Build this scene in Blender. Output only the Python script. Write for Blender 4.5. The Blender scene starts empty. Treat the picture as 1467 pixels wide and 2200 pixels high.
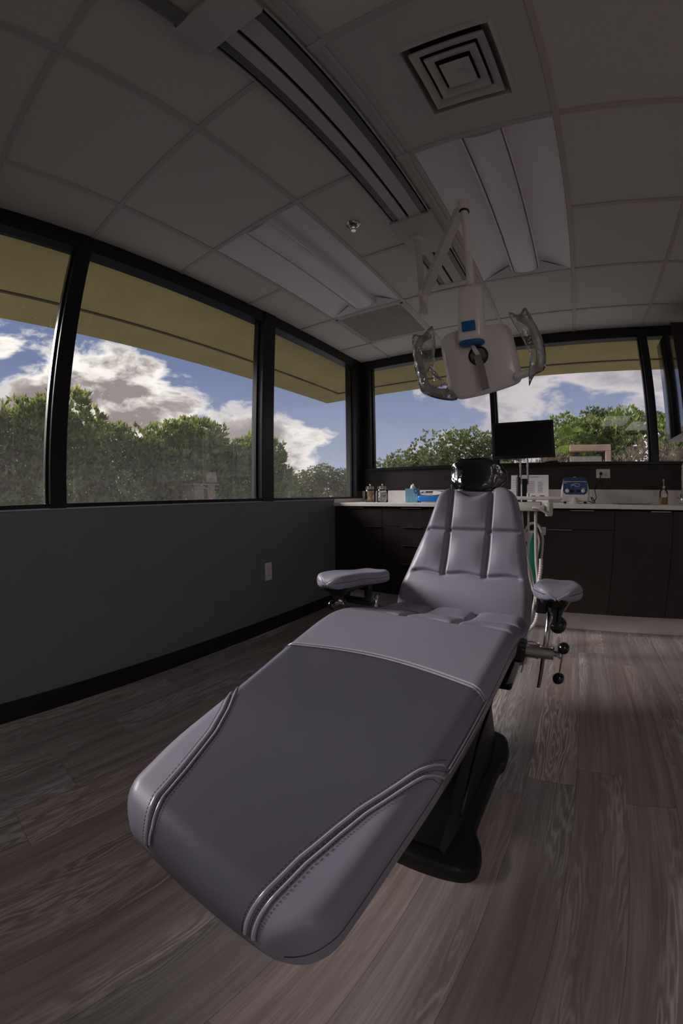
import bpy, bmesh, math, random
import numpy as np
from mathutils import Vector, Matrix, noise

SC = bpy.context.scene
COL = SC.collection
R = math.radians

# ------------------------------------------------------------------ camera
CAM_H = 1.02
YAW, PITCH, ROLL = -0.5772, -0.0438, -0.0101
_cy, _sy, _ct, _st = math.cos(YAW), math.sin(YAW), math.cos(PITCH), math.sin(PITCH)
_cr, _sr = math.cos(ROLL), math.sin(ROLL)
FW = Vector((_sy*_ct, _cy*_ct, _st)); _r = Vector((_cy, -_sy, 0)); _u = _r.cross(FW)
RT = _r*_cr + _u*_sr; UP = _r*(-_sr) + _u*_cr
cam = bpy.data.cameras.new('camera'); camo = bpy.data.objects.new('camera', cam); COL.objects.link(camo)
SC.camera = camo
camo.matrix_world = Matrix.Translation((0, 0, CAM_H)) @ Matrix([[RT[i], UP[i], -FW[i]] for i in range(3)]).to_4x4()
cam.type = 'PANO'                                     # a fisheye lens, as on the photograph
cam.panorama_type = 'FISHEYE_LENS_POLYNOMIAL'
cam.sensor_fit = 'VERTICAL'; cam.sensor_height = 36; cam.sensor_width = 24
cam.fisheye_fov = R(200)
cam.fisheye_polynomial_k0 = 0
cam.fisheye_polynomial_k1 = -0.07620584661689347
cam.fisheye_polynomial_k2 = 8.742568800023307e-06
cam.fisheye_polynomial_k3 = 2.5540303812861454e-05
cam.fisheye_polynomial_k4 = -4.056363118390523e-07
cam.clip_start = 0.02; cam.clip_end = 500

# ------------------------------------------------------------------ exposure, world, sun
vs = SC.view_settings
vs.view_transform = 'Standard'; vs.look = 'None'; vs.gamma = 1; vs.use_curve_mapping = False
vs.exposure = 0.0
SC.cycles.max_bounces = 10; SC.cycles.diffuse_bounces = 5; SC.cycles.glossy_bounces = 5
SC.cycles.transparent_max_bounces = 24
SC.cycles.sample_clamp_indirect = 4.0

class NT:
    """small helper around a node tree"""
    def __init__(s, nt): s.nt = nt; s.nt.nodes.clear()
    def n(s, t, **kw):
        nd = s.nt.nodes.new(t)
        for k, v in kw.items(): setattr(nd, k, v)
        return nd
    def put(s, sock, v):
        if isinstance(v, bpy.types.NodeSocket): s.nt.links.new(v, sock)
        elif isinstance(v, (tuple, list)):
            v = tuple(v)
            try: sock.default_value = v
            except Exception: sock.default_value = v + (1.0,)
        else: sock.default_value = v
    def math(s, op, a, b=0.0, c=0.0, clamp=False):
        nd = s.n('ShaderNodeMath', operation=op, use_clamp=clamp)
        s.put(nd.inputs[0], a); s.put(nd.inputs[1], b); s.put(nd.inputs[2], c)
        return nd.outputs[0]
    def vmath(s, op, a, b=(0, 0, 0)):
        nd = s.n('ShaderNodeVectorMath', operation=op); s.put(nd.inputs[0], a); s.put(nd.inputs[1], b)
        return nd.outputs['Value'] if op in ('DOT_PRODUCT', 'LENGTH') else nd.outputs[0]
    def noise(s, vec, scale, detail=4, rough=.5, dist=0.0, out='Fac'):
        nd = s.n('ShaderNodeTexNoise'); s.put(nd.inputs['Vector'], vec); s.put(nd.inputs['Scale'], scale)
        nd.inputs['Detail'].default_value = detail; nd.inputs['Roughness'].default_value = rough
        nd.inputs['Distortion'].default_value = dist
        return nd.outputs[0 if out == 'Fac' else 1]
    def rng(s, v, a, b, c=0.0, d=1.0, smooth=False):
        nd = s.n('ShaderNodeMapRange', interpolation_type='SMOOTHSTEP' if smooth else 'LINEAR')
        for i, x in enumerate((v, a, b, c, d)): s.put(nd.inputs[i], x)
        return nd.outputs[0]
    def mix(s, f, a, b, blend='MIX'):
        nd = s.n('ShaderNodeMix', data_type='RGBA', blend_type=blend)
        s.put(nd.inputs[0], f)
        for sock, v in ((nd.inputs[6], a), (nd.inputs[7], b)):
            if isinstance(v, (tuple, list)) and len(v) == 3: v = tuple(v) + (1.0,)
            s.put(sock, v)
        return nd.outputs[2]
    def xyz(s, v):
        nd = s.n('ShaderNodeSeparateXYZ'); s.put(nd.inputs[0], v); return nd.outputs
    def comb(s, x, y, z):
        nd = s.n('ShaderNodeCombineXYZ')
        for i, v in enumerate((x, y, z)): s.put(nd.inputs[i], v)
        return nd.outputs[0]

world = bpy.data.worlds.new('sky'); SC.world = world; world.use_nodes = True
w = NT(world.node_tree)
d = w.n('ShaderNodeTexCoord').outputs['Generated']
dx, dy, dz = w.xyz(d)
zc = w.math('MAXIMUM', dz, 0.0)
# blue, paler towards the horizon
sky = w.mix(w.rng(zc, 0.0, 0.32), (0.40, 0.43, 0.54), (0.165, 0.208, 0.365))
sky = w.mix(w.rng(zc, 0.32, 0.9), sky, (0.12, 0.155, 0.30))
# clouds: billows, a big bank in the west, soft sheets in the north
wst = w.math('MULTIPLY', dx, -1.0)
lay = w.comb(dx, dy, w.math('MULTIPLY', dz, 2.1))
warp = w.vmath('MULTIPLY', w.vmath('SUBTRACT', w.noise(lay, 3.0, 3, out='Color'), (.5, .5, .5)), (.16, .16, .16))
lay2 = w.vmath('ADD', w.vmath('ADD', lay, warp), (5.3, 2.1, 0.7))
n1 = w.noise(lay2, 4.2, 10, .57)
n1b = w.noise(w.vmath('ADD', lay2, (-.035, .0, .05)), 4.2, 10, .57)          # the same billows seen a little higher: lights their tops
bank = w.rng(w.math('ADD', wst, w.math('MULTIPLY', dz, -1.35)), 0.22, .62, -.02, 0.22, True)
lowb = w.rng(dz, 0.02, 0.20, 0.10, 0.0, True)
north = w.math('MULTIPLY', w.rng(dx, -0.52, -.05, 0.0, 0.19, True), w.rng(dz, .50, .24, 0, 1, True))
cover = w.math('ADD', w.math('ADD', n1, bank), w.math('ADD', lowb, north))
mask = w.rng(cover, 0.565, 0.66, 0, 1, True)
thick = w.rng(cover, 0.62, 0.82, 0, 1, True)
slope = w.rng(w.math('SUBTRACT', n1b, n1), -.05, .05, 1, 0)
shade = w.math('MULTIPLY', w.math('ADD', w.math('MULTIPLY', thick, .34), w.math('MULTIPLY', slope, .62)), w.rng(cover, .60, .68, 0.2, 1))
wf = w.rng(wst, .25, .9)
lit = w.mix(wf, (0.60, 0.55, 0.58), (1.05, 0.99, 0.93))
dark = w.mix(wf, (0.36, 0.335, 0.37), (0.26, 0.215, 0.215))
cl = w.mix(w.math('MULTIPLY', shade, 1.0, clamp=True), lit, dark)
glow = w.rng(w.noise(lay2, 2.0, 2), .56, .70, 0, .9, True)
cl = w.mix(w.math('MULTIPLY', glow, wf), cl, (1.0, .95, .88))
sky = w.mix(mask, sky, cl)
sky = w.mix(w.rng(dz, -0.03, 0.0, 1, 0), sky, (0.10, 0.09, 0.07))
bg = w.n('ShaderNodeBackground'); w.put(bg.inputs[0], sky); bg.inputs[1].default_value = 1.1
w.nt.links.new(bg.outputs[0], w.n('ShaderNodeOutputWorld').inputs[0])
world.cycles.sampling_method = 'MANUAL'; world.cycles.sample_map_resolution = 1024

sun = bpy.data.lights.new('sun', 'SUN'); sun.energy = 5.6; sun.angle = R(26); sun.color = (1.0, .95, .94)   # sun veiled by the bright cloud bank in the west
so = bpy.data.objects.new('sun', sun); COL.objects.link(so)
so.rotation_euler = Vector((-0.84, -0.24, 0.46)).to_track_quat('Z', 'Y').to_euler()

# fill lamps added behind the camera to brighten the room, housings built below
FILL_LAMPS = [(1.129, -.985, 5.0), (1.739, -1.595, 6.5)]
for lx, ly, le in FILL_LAMPS:
    ld = bpy.data.lights.new('fill_lamp', 'AREA'); ld.shape = 'RECTANGLE'; ld.size = .50; ld.size_y = 1.1
    ld.energy = le; ld.color = (1.0, .95, .96)
    lo = bpy.data.objects.new('fill_lamp', ld); COL.objects.link(lo); lo.location = (lx, ly, 2.445)

# ------------------------------------------------------------------ materials
def new_mat(name):
    m = bpy.data.materials.new(name); m.use_nodes = True
    return m, NT(m.node_tree)
def finish(t, shader):
    o = t.n('ShaderNodeOutputMaterial'); t.nt.links.new(shader, o.inputs[0])
def pbr(name, col, rough=.5, metal=0., spec=.5, coat=0., bump=None, var=None, trans=0.):
    """bump = (scale, strength); var = (scale, amount)"""
    m, t = new_mat(name)
    b = t.n('ShaderNodeBsdfPrincipled')
    tc = t.n('ShaderNodeTexCoord').outputs['Object']
    c = tuple(col) + (1.,)
    if var:
        f = t.noise(tc, var[0], 4)
        c = t.mix(t.rng(f, .3, .7), tuple(x*(1-var[1]) for x in col), tuple(min(1, x*(1+var[1])) for x in col))
    t.put(b.inputs['Base Color'], c)
    b.inputs['Roughness'].default_value = rough; b.inputs['Metallic'].default_value = metal
    b.inputs['Specular IOR Level'].default_value = spec
    b.inputs['Coat Weight'].default_value = coat
    b.inputs['Transmission Weight'].default_value = trans
    if bump:
        bn = t.n('ShaderNodeBump'); bn.inputs['Strength'].default_value = bump[1]; bn.inputs['Distance'].default_value = .002
        t.put(bn.inputs['Height'], t.noise(tc, bump[0], 5)); t.nt.links.new(bn.outputs[0], b.inputs['Normal'])
    finish(t, b.outputs[0])
    return m

def thin_clear(name, tint=(.95, .96, .97), rough=.03, ior=1.45, dirt=None, wrinkle=None, haze=0.0, gain=1.0):
    """thin clear sheet: passes light straight on, mirrors by Fresnel; dirt on the pane scatters"""
    m, t = new_mat(name)
    tr = t.n('ShaderNodeBsdfTransparent'); t.put(tr.inputs[0], tuple(tint) + (1.,))
    gl = t.n('ShaderNodeBsdfGlossy'); gl.inputs['Roughness'].default_value = rough
    fr = t.n('ShaderNodeFresnel'); fr.inputs[0].default_value = ior
    tc = t.n('ShaderNodeTexCoord').outputs['Object']
    if wrinkle:
        bn = t.n('ShaderNodeBump'); bn.inputs['Strength'].default_value = wrinkle[1]; bn.inputs['Distance'].default_value = .01
        t.put(bn.inputs['Height'], t.noise(tc, wrinkle[0], 3, .5, .6))
        t.nt.links.new(bn.outputs[0], gl.inputs['Normal']); t.nt.links.new(bn.outputs[0], fr.inputs['Normal'])
    mx = t.n('ShaderNodeMixShader'); t.put(mx.inputs[0], t.math('MULTIPLY', fr.outputs[0], gain, clamp=True))
    t.nt.links.new(tr.outputs[0], mx.inputs[1]); t.nt.links.new(gl.outputs[0], mx.inputs[2])
    out = mx.outputs[0]
    if dirt or haze:
        sc = t.n('ShaderNodeBsdfTranslucent'); t.put(sc.inputs[0], (.85, .8, .72, 1))
        df = t.n('ShaderNodeBsdfDiffuse'); t.put(df.inputs[0], (.6, .58, .55, 1))
        ad = t.n('ShaderNodeMixShader'); ad.inputs[0].default_value = .4
        t.nt.links.new(sc.outputs[0], ad.inputs[1]); t.nt.links.new(df.outputs[0], ad.inputs[2])
        f = haze
        if dirt:
            px, py, pz = t.xyz(tc)
            spk = t.rng(t.noise(tc, 95, 2, .7), .665, .72, 0, .8)
            patch = t.rng(t.noise(tc, 3.0, 5), .42, .62)
            streak = t.noise(t.vmath('MULTIPLY', tc, (30, 30, 1.2)), 1.0, 3)
            lowd = t.rng(pz, dirt[1], dirt[0], .010, .085, True)
            base = t.math('MULTIPLY', lowd, t.rng(t.noise(tc, 60, 4, .7), .3, .7, .35, 1.0))
            f = t.math('ADD', base, t.math('MULTIPLY', spk, t.math('MULTIPLY', patch, .8)))
            f = t.math('ADD', f, t.math('MULTIPLY', t.rng(streak, .62, .8), .05), clamp=True)
        m2 = t.n('ShaderNodeMixShader'); t.put(m2.inputs[0], f)
        t.nt.links.new(out, m2.inputs[1]); t.nt.links.new(ad.outputs[0], m2.inputs[2])
        out = m2.outputs[0]
    finish(t, out)
    return m

def floor_material():
    m, t = new_mat('wood_plank_floor')
    tc = t.n('ShaderNodeTexCoord').outputs['Object']
    x, y, z = t.xyz(tc)
    PW, PL = 0.185, 1.22
    col = t.math('FLOOR', t.math('DIVIDE', x, PW))
    fx = t.math('FRACT', t.math('DIVIDE', x, PW))
    off = t.math('MULTIPLY', t.math('FRACT', t.math('MULTIPLY', t.math('SINE', t.math('MULTIPLY', col, 12.9898)), 43758.5)), PL)
    yy = t.math('ADD', y, off)
    row = t.math('FLOOR', t.math('DIVIDE', yy, PL)); fy = t.math('FRACT', t.math('DIVIDE', yy, PL))
    wn = t.n('ShaderNodeTexWhiteNoise', noise_dimensions='2D'); t.put(wn.inputs['Vector'], t.comb(col, row, 0.))
    rnd = wn.outputs['Value']; rc = wn.outputs['Color']
    seed = t.vmath('MULTIPLY', rc, (37., 61., 23.))
    # grain: stretched noise, rings where the plank shows the heart of the wood
    p = t.comb(t.math('MULTIPLY', x, 9.0), t.math('MULTIPLY', y, 1.0), 0.)
    warp = t.noise(t.vmath('ADD', p, seed), 1.25, 3, .5)
    warp2 = t.noise(t.vmath('ADD', t.comb(t.math('MULTIPLY', x, 16.), t.math('MULTIPLY', y, 3.5), 0.), seed), 1.0, 3, .5)
    rings = t.math('SINE', t.math('MULTIPLY', t.math('ADD', warp, t.math('MULTIPLY', warp2, .10)), 95.0))
    rings = t.math('POWER', t.rng(rings, -1, 1, 0, 1), 1.6)
    fine = t.noise(t.vmath('ADD', t.comb(t.math('MULTIPLY', x, 220.), t.math('MULTIPLY', y, 5.), 0.), seed), 1.0, 4, .6)
    mid = t.noise(t.vmath('ADD', t.comb(t.math('MULTIPLY', x, 26.), t.math('MULTIPLY', y, 1.1), 0.), seed), 1.0, 4, .6)
    band = t.rng(t.noise(t.vmath('ADD', t.comb(t.math('MULTIPLY', x, 5.), t.math('MULTIPLY', y, .8), 0.), seed), 1.0, 2), .44, .64, 0.06, 1.0, True)
    c = t.mix(t.rng(mid, .30, .70), (0.105, 0.078, 0.072), (0.245, 0.205, 0.195))
    c = t.mix(t.math('MULTIPLY', t.math('MULTIPLY', rings, band), .62), c, (0.44, 0.41, 0.39))
    c = t.mix(t.rng(fine, .35, .65, 0, .42), c, (0.10, 0.078, 0.075))
    c = t.mix(t.rng(rnd, 0, 1, 0, .34), c, (0.10, 0.085, 0.085))
    tone = t.mix(t.rng(t.xyz(rc)[1], 0, 1), (1.08, .95, .92), (.92, 1.0, 1.02))
    c = t.mix(.8, c, tone, 'MULTIPLY')
    c = t.vmath('MULTIPLY', c, (2.5, 2.6, 2.65))
    ex = t.math('MINIMUM', fx, t.math('SUBTRACT', 1.0, fx)); ey = t.math('MINIMUM', fy, t.math('SUBTRACT', 1.0, fy))
    seam = t.math('MAXIMUM', t.rng(ex, 0.003, 0.010, 1, 0), t.rng(ey, 0.0006, 0.0018, 1, 0))
    c = t.mix(t.math('MULTIPLY', seam, .40), c, (.03, .025, .025))
    b = t.n('ShaderNodeBsdfPrincipled'); t.put(b.inputs['Base Color'], c)
    t.put(b.inputs['Roughness'], t.rng(fine, .3, .7, .42, .58)); b.inputs['Specular IOR Level'].default_value = .35
    bn = t.n('ShaderNodeBump'); bn.inputs['Strength'].default_value = .25; bn.inputs['Distance'].default_value = .001
    t.put(bn.inputs['Height'], t.math('SUBTRACT', t.math('ADD', fine, t.math('MULTIPLY', rings, .3)), seam))
    t.nt.links.new(bn.outputs[0], b.inputs['Normal'])
    finish(t, b.outputs[0])
    return m

def laminate_material(name, c0, c1, rough=.35, horizontal=False):
    m, t = new_mat(name)
    tc = t.n('ShaderNodeTexCoord').outputs['Object']
    x, y, z = t.xyz(tc)
    if horizontal: v = t.comb(t.math('MULTIPLY', x, 2.), t.math('MULTIPLY', y, 2.), t.math('MULTIPLY', z, 90.))
    else: v = t.comb(t.math('MULTIPLY', x, 90.), t.math('MULTIPLY', y, 90.), t.math('MULTIPLY', z, 2.))
    f = t.noise(v, 1.0, 4, .6); f2 = t.noise(t.vmath('MULTIPLY', v, (.12, .12, .5)), 1.0, 3)
    c = t.mix(t.rng(t.math('ADD', t.math('MULTIPLY', f, .6), t.math('MULTIPLY', f2, .4)), .35, .65), c0, c1)
    b = t.n('ShaderNodeBsdfPrincipled'); t.put(b.inputs['Base Color'], c); b.inputs['Roughness'].default_value = rough
    b.inputs['Specular IOR Level'].default_value = .4
    finish(t, b.outputs[0])
    return m

def leaf_material(name, c0, c1, tip):
    m, t = new_mat(name)
    tc = t.n('ShaderNodeTexCoord').outputs['Object']
    at = t.n('ShaderNodeAttribute'); at.attribute_name = 'leaf_tone'
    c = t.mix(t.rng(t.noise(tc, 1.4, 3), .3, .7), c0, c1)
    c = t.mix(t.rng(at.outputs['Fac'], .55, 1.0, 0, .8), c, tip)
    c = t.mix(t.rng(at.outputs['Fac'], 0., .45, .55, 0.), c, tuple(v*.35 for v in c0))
    df = t.n('ShaderNodeBsdfDiffuse'); t.put(df.inputs[0], c)
    tl = t.n('ShaderNodeBsdfTranslucent'); t.put(tl.inputs[0], t.mix(.5, c, tip))
    gl = t.n('ShaderNodeBsdfGlossy'); gl.inputs['Roughness'].default_value = .45; t.put(gl.inputs[0], (.5, .5, .5, 1))
    a = t.n('ShaderNodeMixShader'); a.inputs[0].default_value = .35
    t.nt.links.new(df.outputs[0], a.inputs[1]); t.nt.links.new(tl.outputs[0], a.inputs[2])
    b = t.n('ShaderNodeMixShader'); b.inputs[0].default_value = .06
    t.nt.links.new(a.outputs[0], b.inputs[1]); t.nt.links.new(gl.outputs[0], b.inputs[2])
    finish(t, b.outputs[0])
    return m

M = {}
M['floor'] = floor_material()
M['tile'] = pbr('ceiling_tile', (.60, .575, .54), .9, bump=(260, .35), var=(90, .04))
M['tee'] = pbr('ceiling_grid_paint', (.47, .42, .415), .5)
M['panel'] = pbr('painted_ceiling_panel', (.50, .485, .46), .6)
M['wall'] = pbr('grey_wall_paint', (.20, .215, .24), .75, bump=(400, .2), var=(6, .03))
M['wall_far'] = pbr('light_wall_paint', (.78, .76, .74), .8, bump=(400, .2))
M['base'] = pbr('dark_baseboard', (.012, .010, .012), .45)
M['bronze'] = pbr('dark_bronze_frame', (.010, .009, .010), .36, spec=.4)
M['sillgap'] = pbr('sill_edge_paint', (.55, .56, .6), .5)
M['glass_w'] = thin_clear('window_glass_dusty', (.96, .97, .96), 0.0, 1.52, dirt=(1.02, 1.75), gain=.8)
M['glass_n'] = thin_clear('window_glass', (.96, .97, .96), 0.0, 1.52, haze=.03, gain=.8)
M['soffit'] = pbr('stucco_soffit', (.46, .385, .155), .9, bump=(60, .5), var=(2.5, .08))
M['soffit_dark'] = pbr('groove_shade_paint', (.10, .08, .05), .9)
M['counter'] = pbr('light_countertop', (.84, .79, .76), .32, var=(30, .05))
M['toe'] = pbr('light_toe_kick', (.78, .73, .71), .5)
M['lam'] = laminate_material('espresso_laminate', (.014, .009, .008), (.030, .020, .018), .42)
M['lam_h'] = laminate_material('espresso_panel', (.018, .013, .012), (.036, .026, .024), .45, True)
M['gap'] = pbr('shadow_gap', (.004, .003, .003), .9)
M['cab_gloss'] = pbr('glossy_cabinet_side', (.014, .014, .016), .10, spec=.9, coat=.6)
M['steel'] = pbr('brushed_steel', (.55, .52, .50), .28, metal=1.)
M['chrome'] = pbr('chrome', (.75, .72, .70), .12, metal=1.)
M['plate'] = pbr('white_plate_plastic', (.82, .78, .76), .4)
M['enamel'] = pbr('ivory_enamel', (.88, .81, .77), .30, spec=.5, coat=.3)
M['enamel_c'] = pbr('cream_enamel', (.70, .67, .60), .35)
M['vinyl'] = pbr('grey_vinyl', (.27, .252, .315), .42, spec=.45, bump=(700, .18), coat=.08)
M['vinyl_l'] = pbr('grey_vinyl_piping', (.46, .44, .50), .16, spec=.8, coat=.8)
M['vinyl_d'] = pbr('black_vinyl', (.018, .016, .019), .35, spec=.5, coat=.2)
M['taupe'] = pbr('taupe_metal', (.26, .22, .20), .35)
M['thread'] = pbr('dark_stitching', (.05, .045, .06), .6)
M['black'] = pbr('black_plastic', (.008, .007, .008), .35)
M['blackg'] = pbr('gloss_black_plastic', (.006, .005, .006), .10, coat=.5)
M['chassis'] = pbr('black_base_cover', (.005, .004, .005), .38, bump=(500, .15))
M['screen'] = pbr('dark_screen', (.006, .005, .007), .22)
M['film'] = thin_clear('clear_plastic_film', (.90, .90, .93), .10, 1.55, wrinkle=(16, .55), gain=1.6)
M['film_t'] = thin_clear('taut_plastic_film', (.985, .985, .99), .12, 1.45, gain=.7)
M['bag'] = thin_clear('crinkled_plastic_bag', (.96, .96, .98), .10, 1.6, wrinkle=(30, 1.0), haze=.06, gain=2.2)
M['jar'] = thin_clear('jar_glass', (.97, .98, .98), .02, 1.5, gain=1.0)
M['blue'] = pbr('blue_plastic', (.012, .13, .36), .35, coat=.2)
M['blue2'] = pbr('bright_blue_plastic', (.010, .17, .55), .35, coat=.2)
M['navy'] = pbr('navy_panel', (.02, .07, .22), .35)
M['navy_lid'] = pbr('navy_lid', (.05, .08, .20), .35)
M['white'] = pbr('white_plastic', (.82, .76, .74), .35, coat=.2)
M['paper'] = pbr('white_paper', (.8, .75, .78), .6)
M['ink'] = pbr('grey_ink', (.10, .09, .11), .7)
M['inkr'] = pbr('red_brown_ink', (.16, .05, .05), .7)
M['wood'] = pbr('pale_wood', (.52, .33, .17), .6)
M['cotton'] = pbr('cotton', (.72, .69, .68), .95, bump=(300, .8))
M['tissue_blue'] = pbr('light_blue_card', (.22, .48, .66), .55, var=(70, .22))
M['tissue_blue2'] = pbr('light_blue_card_side', (.30, .56, .72), .55, var=(30, .2))
M['hose'] = pbr('grey_hose', (.62, .57, .55), .4)
M['green'] = pbr('green_hose', (.01, .16, .09), .4)
M['soap'] = pbr('amber_soap', (.55, .38, .14), .2, trans=.3)
M['sprk'] = pbr('sprinkler_metal', (.6, .58, .55), .15, metal=1.)
M['lens'] = pbr('frosted_lens', (.74, .72, .77), .35, spec=.5, coat=.2)
M['refl'] = pbr('white_reflector', (.78, .74, .78), .38, spec=.5)
M['dark_slot'] = pbr('black_slot', (.004, .004, .004), .8)
M['channel'] = pbr('grey_channel', (.20, .20, .20), .4, metal=.3)
M['bark'] = pbr('bark', (.12, .085, .06), .9, bump=(20, 1), var=(8, .3))
M['ground'] = pbr('dry_ground', (.52, .48, .42), 1., var=(1.2, .12))
M['leaf1'] = leaf_material('broad_leaves', (.085, .160, .045), (.21, .31, .08), (.55, .52, .12))
M['leaf2'] = leaf_material('olive_leaves', (.085, .12, .04), (.19, .24, .07), (.36, .38, .11))
M['leaf3'] = leaf_material('far_leaves', (.07, .10, .045), (.15, .19, .075), (.30, .30, .12))
M['palm'] = leaf_material('palm_leaves', (.10, .16, .02), (.22, .30, .04), (.32, .36, .06))
M['twig'] = leaf_material('dry_twigs', (.11, .085, .055), (.24, .18, .12), (.30, .24, .16))
M['blossom'] = pbr('white_blossom', (.85, .78, .80), .8)
M['tan_block'] = pbr('tan_matte', (.30, .21, .15), .8, var=(2, .1))
M['block_slab'] = pbr('pale_slab', (.30, .24, .20), .8, var=(8, .3))
M['framew'] = pbr('tan_frame', (.30, .20, .14), .85, var=(6, .15))
M['greyw'] = pbr('grey_block', (.19, .18, .14), .9, var=(12, .25))

# ------------------------------------------------------------------ mesh helpers
SPLIT = {'plastic_hem', 'pad_seam', 'armrest_link', 'bracket_screws', 'joint_screws', 'rim', 'rubber_feet', 'cables', 'small_fittings', 'support_rod',
         'display_window', 'stand_column', 'inner_channel', 'slotted_cover', 'bracket_block', 'hose_bracket', 'column', 'side_cover', 'edge_welt', 'lens_rail', 'buttons', 'bracket_clip', 'underside_brace'}
SINGULAR = {'bracket_screws': 'screw', 'joint_screws': 'screw', 'rubber_feet': 'rubber_foot', 'cables': 'cable', 'small_fittings': 'fitting', 'buttons': 'button'}
def islands(bm):
    seen, out = set(), []
    for f in bm.faces:
        if f in seen: continue
        st, grp = [f], []
        seen.add(f)
        while st:
            q = st.pop(); grp.append(q)
            for v in q.verts:
                for h in v.link_faces:
                    if h not in seen: seen.add(h); st.append(h)
        out.append(grp)
    return out
def obj(name, bm, m, parent=None, smooth=False, angle=None):
    if name in SPLIT and isinstance(bm, bmesh.types.BMesh) and parent:
        isl = islands(bm)
        nm = SINGULAR.get(name, name); res = None
        for grp in isl:
            vm = {}; nb = bmesh.new()
            for f in grp:
                for v in f.verts:
                    if v not in vm: vm[v] = nb.verts.new(v.co)
                nf = nb.faces.new([vm[v] for v in f.verts]); nf.material_index = f.material_index
            o_ = _obj(nm, nb, m, parent, smooth, angle); res = res or o_
        bm.free(); return res
    return _obj(name, bm, m, parent, smooth, angle)
def _obj(name, bm, m, parent=None, smooth=False, angle=None):
    me = bpy.data.meshes.new(name)
    if isinstance(bm, bmesh.types.BMesh):
        bmesh.ops.recalc_face_normals(bm, faces=bm.faces[:])
        bm.to_mesh(me); bm.free()
    else:
        me.from_pydata(bm[0], [], bm[1])
    mats = m if isinstance(m, (list, tuple)) else [m]
    for x in mats: me.materials.append(M[x] if isinstance(x, str) else x)
    if smooth or angle:
        for p in me.polygons: p.use_smooth = True
        if angle: me.set_sharp_from_angle(angle=R(angle))
    o = bpy.data.objects.new(name, me); COL.objects.link(o)
    if parent:
        o.parent = parent
        off = Vector((0, 0, 0)); q = parent
        while q: off += q.location; q = q.parent
        me.transform(Matrix.Translation(-off))
    return o
def thing(name, label, cat, loc=(0, 0, 0), group=None):
    o = bpy.data.objects.new(name, None); COL.objects.link(o); o.location = loc; o.empty_display_size = .1
    o['label'] = label; o['category'] = cat
    if group: o['group'] = group
    return o
def tag(o, label, cat, group=None):
    o['label'] = label; o['category'] = cat
    if group: o['group'] = group
    return o
def struct(name, bm, m, parent=None, smooth=False, angle=None):
    o = obj(name, bm, m, parent, smooth, angle)
    if not parent: o['kind'] = 'structure'
    return o
def B(): return bmesh.new()
def setmat(bm, n0, mi):
    bm.faces.ensure_lookup_table()
    for f in bm.faces[n0:]: f.material_index = mi
def box(bm, x0, x1, y0, y1, z0, z1, bev=0., mi=0, rot=None, segs=2):
    n0 = len(bm.faces)
    r = bmesh.ops.create_cube(bm, size=1)
    vs_ = r['verts']
    c = Vector(((x0+x1)/2, (y0+y1)/2, (z0+z1)/2))
    for v in vs_: v.co = Vector((v.co.x*(x1-x0), v.co.y*(y1-y0), v.co.z*(z1-z0)))
    if bev:
        es = list({e for v in vs_ for e in v.link_edges})
        rb = bmesh.ops.bevel(bm, geom=es, offset=bev, segments=segs, affect='EDGES', profile=.5)
        vs_ = list({v for v in vs_ if v.is_valid} | set(rb['verts']))
    for v in vs_:
        v.co = (rot @ v.co if rot else v.co) + c
    if mi:
        bm.faces.ensure_lookup_table()
        for f in {f for v in vs_ for f in v.link_faces}: f.material_index = mi
    return vs_
def frame_axes(t, up=Vector((0, 0, 1))):
    t = t.normalized()
    if abs(t.dot(up)) > .98: up = Vector((0, 1, 0))
    a = t.cross(up).normalized(); b = a.cross(t).normalized()
    return a, b
def tube(bm, pts, r, seg=10, caps=True, mi=0, flat=None):
    """tube along points; r number or list; flat=(wide, thin) gives an oval"""
    pts = [Vector(p) for p in pts]; n = len(pts)
    rs = r if isinstance(r, (list, tuple)) else [r]*n
    rings = []; pa = None
    for i, p in enumerate(pts):
        t = (pts[min(i+1, n-1)] - pts[max(i-1, 0)])
        if pa is None: a, b = frame_axes(t)
        else:
            t = t.normalized(); a = (pa - t*pa.dot(t))
            a = a.normalized() if a.length > 1e-6 else frame_axes(t)[0]
            b = a.cross(t).normalized()
        pa = a
        sx, sy = flat if flat else (1, 1)
        rings.append([bm.verts.new(p + a*math.cos(2*math.pi*k/seg)*rs[i]*sx + b*math.sin(2*math.pi*k/seg)*rs[i]*sy) for k in range(seg)])
    fs = []
    for i in range(n-1):
        for k in range(seg):
            fs.append(bm.faces.new((rings[i][k], rings[i][(k+1) % seg], rings[i+1][(k+1) % seg], rings[i+1][k])))
    if caps:
        fs.append(bm.faces.new(rings[0])); fs.append(bm.faces.new(rings[-1]))
    for f in fs: f.material_index = mi
    return fs
def spline(pts, n=8, closed=False):
    pts = [Vector(p) for p in pts]; out = []; m = len(pts)
    rngi = range(m if closed else m-1)
    for i in rngi:
        g = (lambda j: pts[j % m]) if closed else (lambda j: pts[min(max(j, 0), m-1)])
        p0, p1, p2, p3 = g(i-1), g(i), g(i+1), g(i+2)
        for k in range(n):
            t = k/n
            out.append(.5*((2*p1) + (-p0+p2)*t + (2*p0-5*p1+4*p2-p3)*t*t + (-p0+3*p1-3*p2+p3)*t**3))
    if not closed: out.append(pts[-1])
    return out
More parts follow.
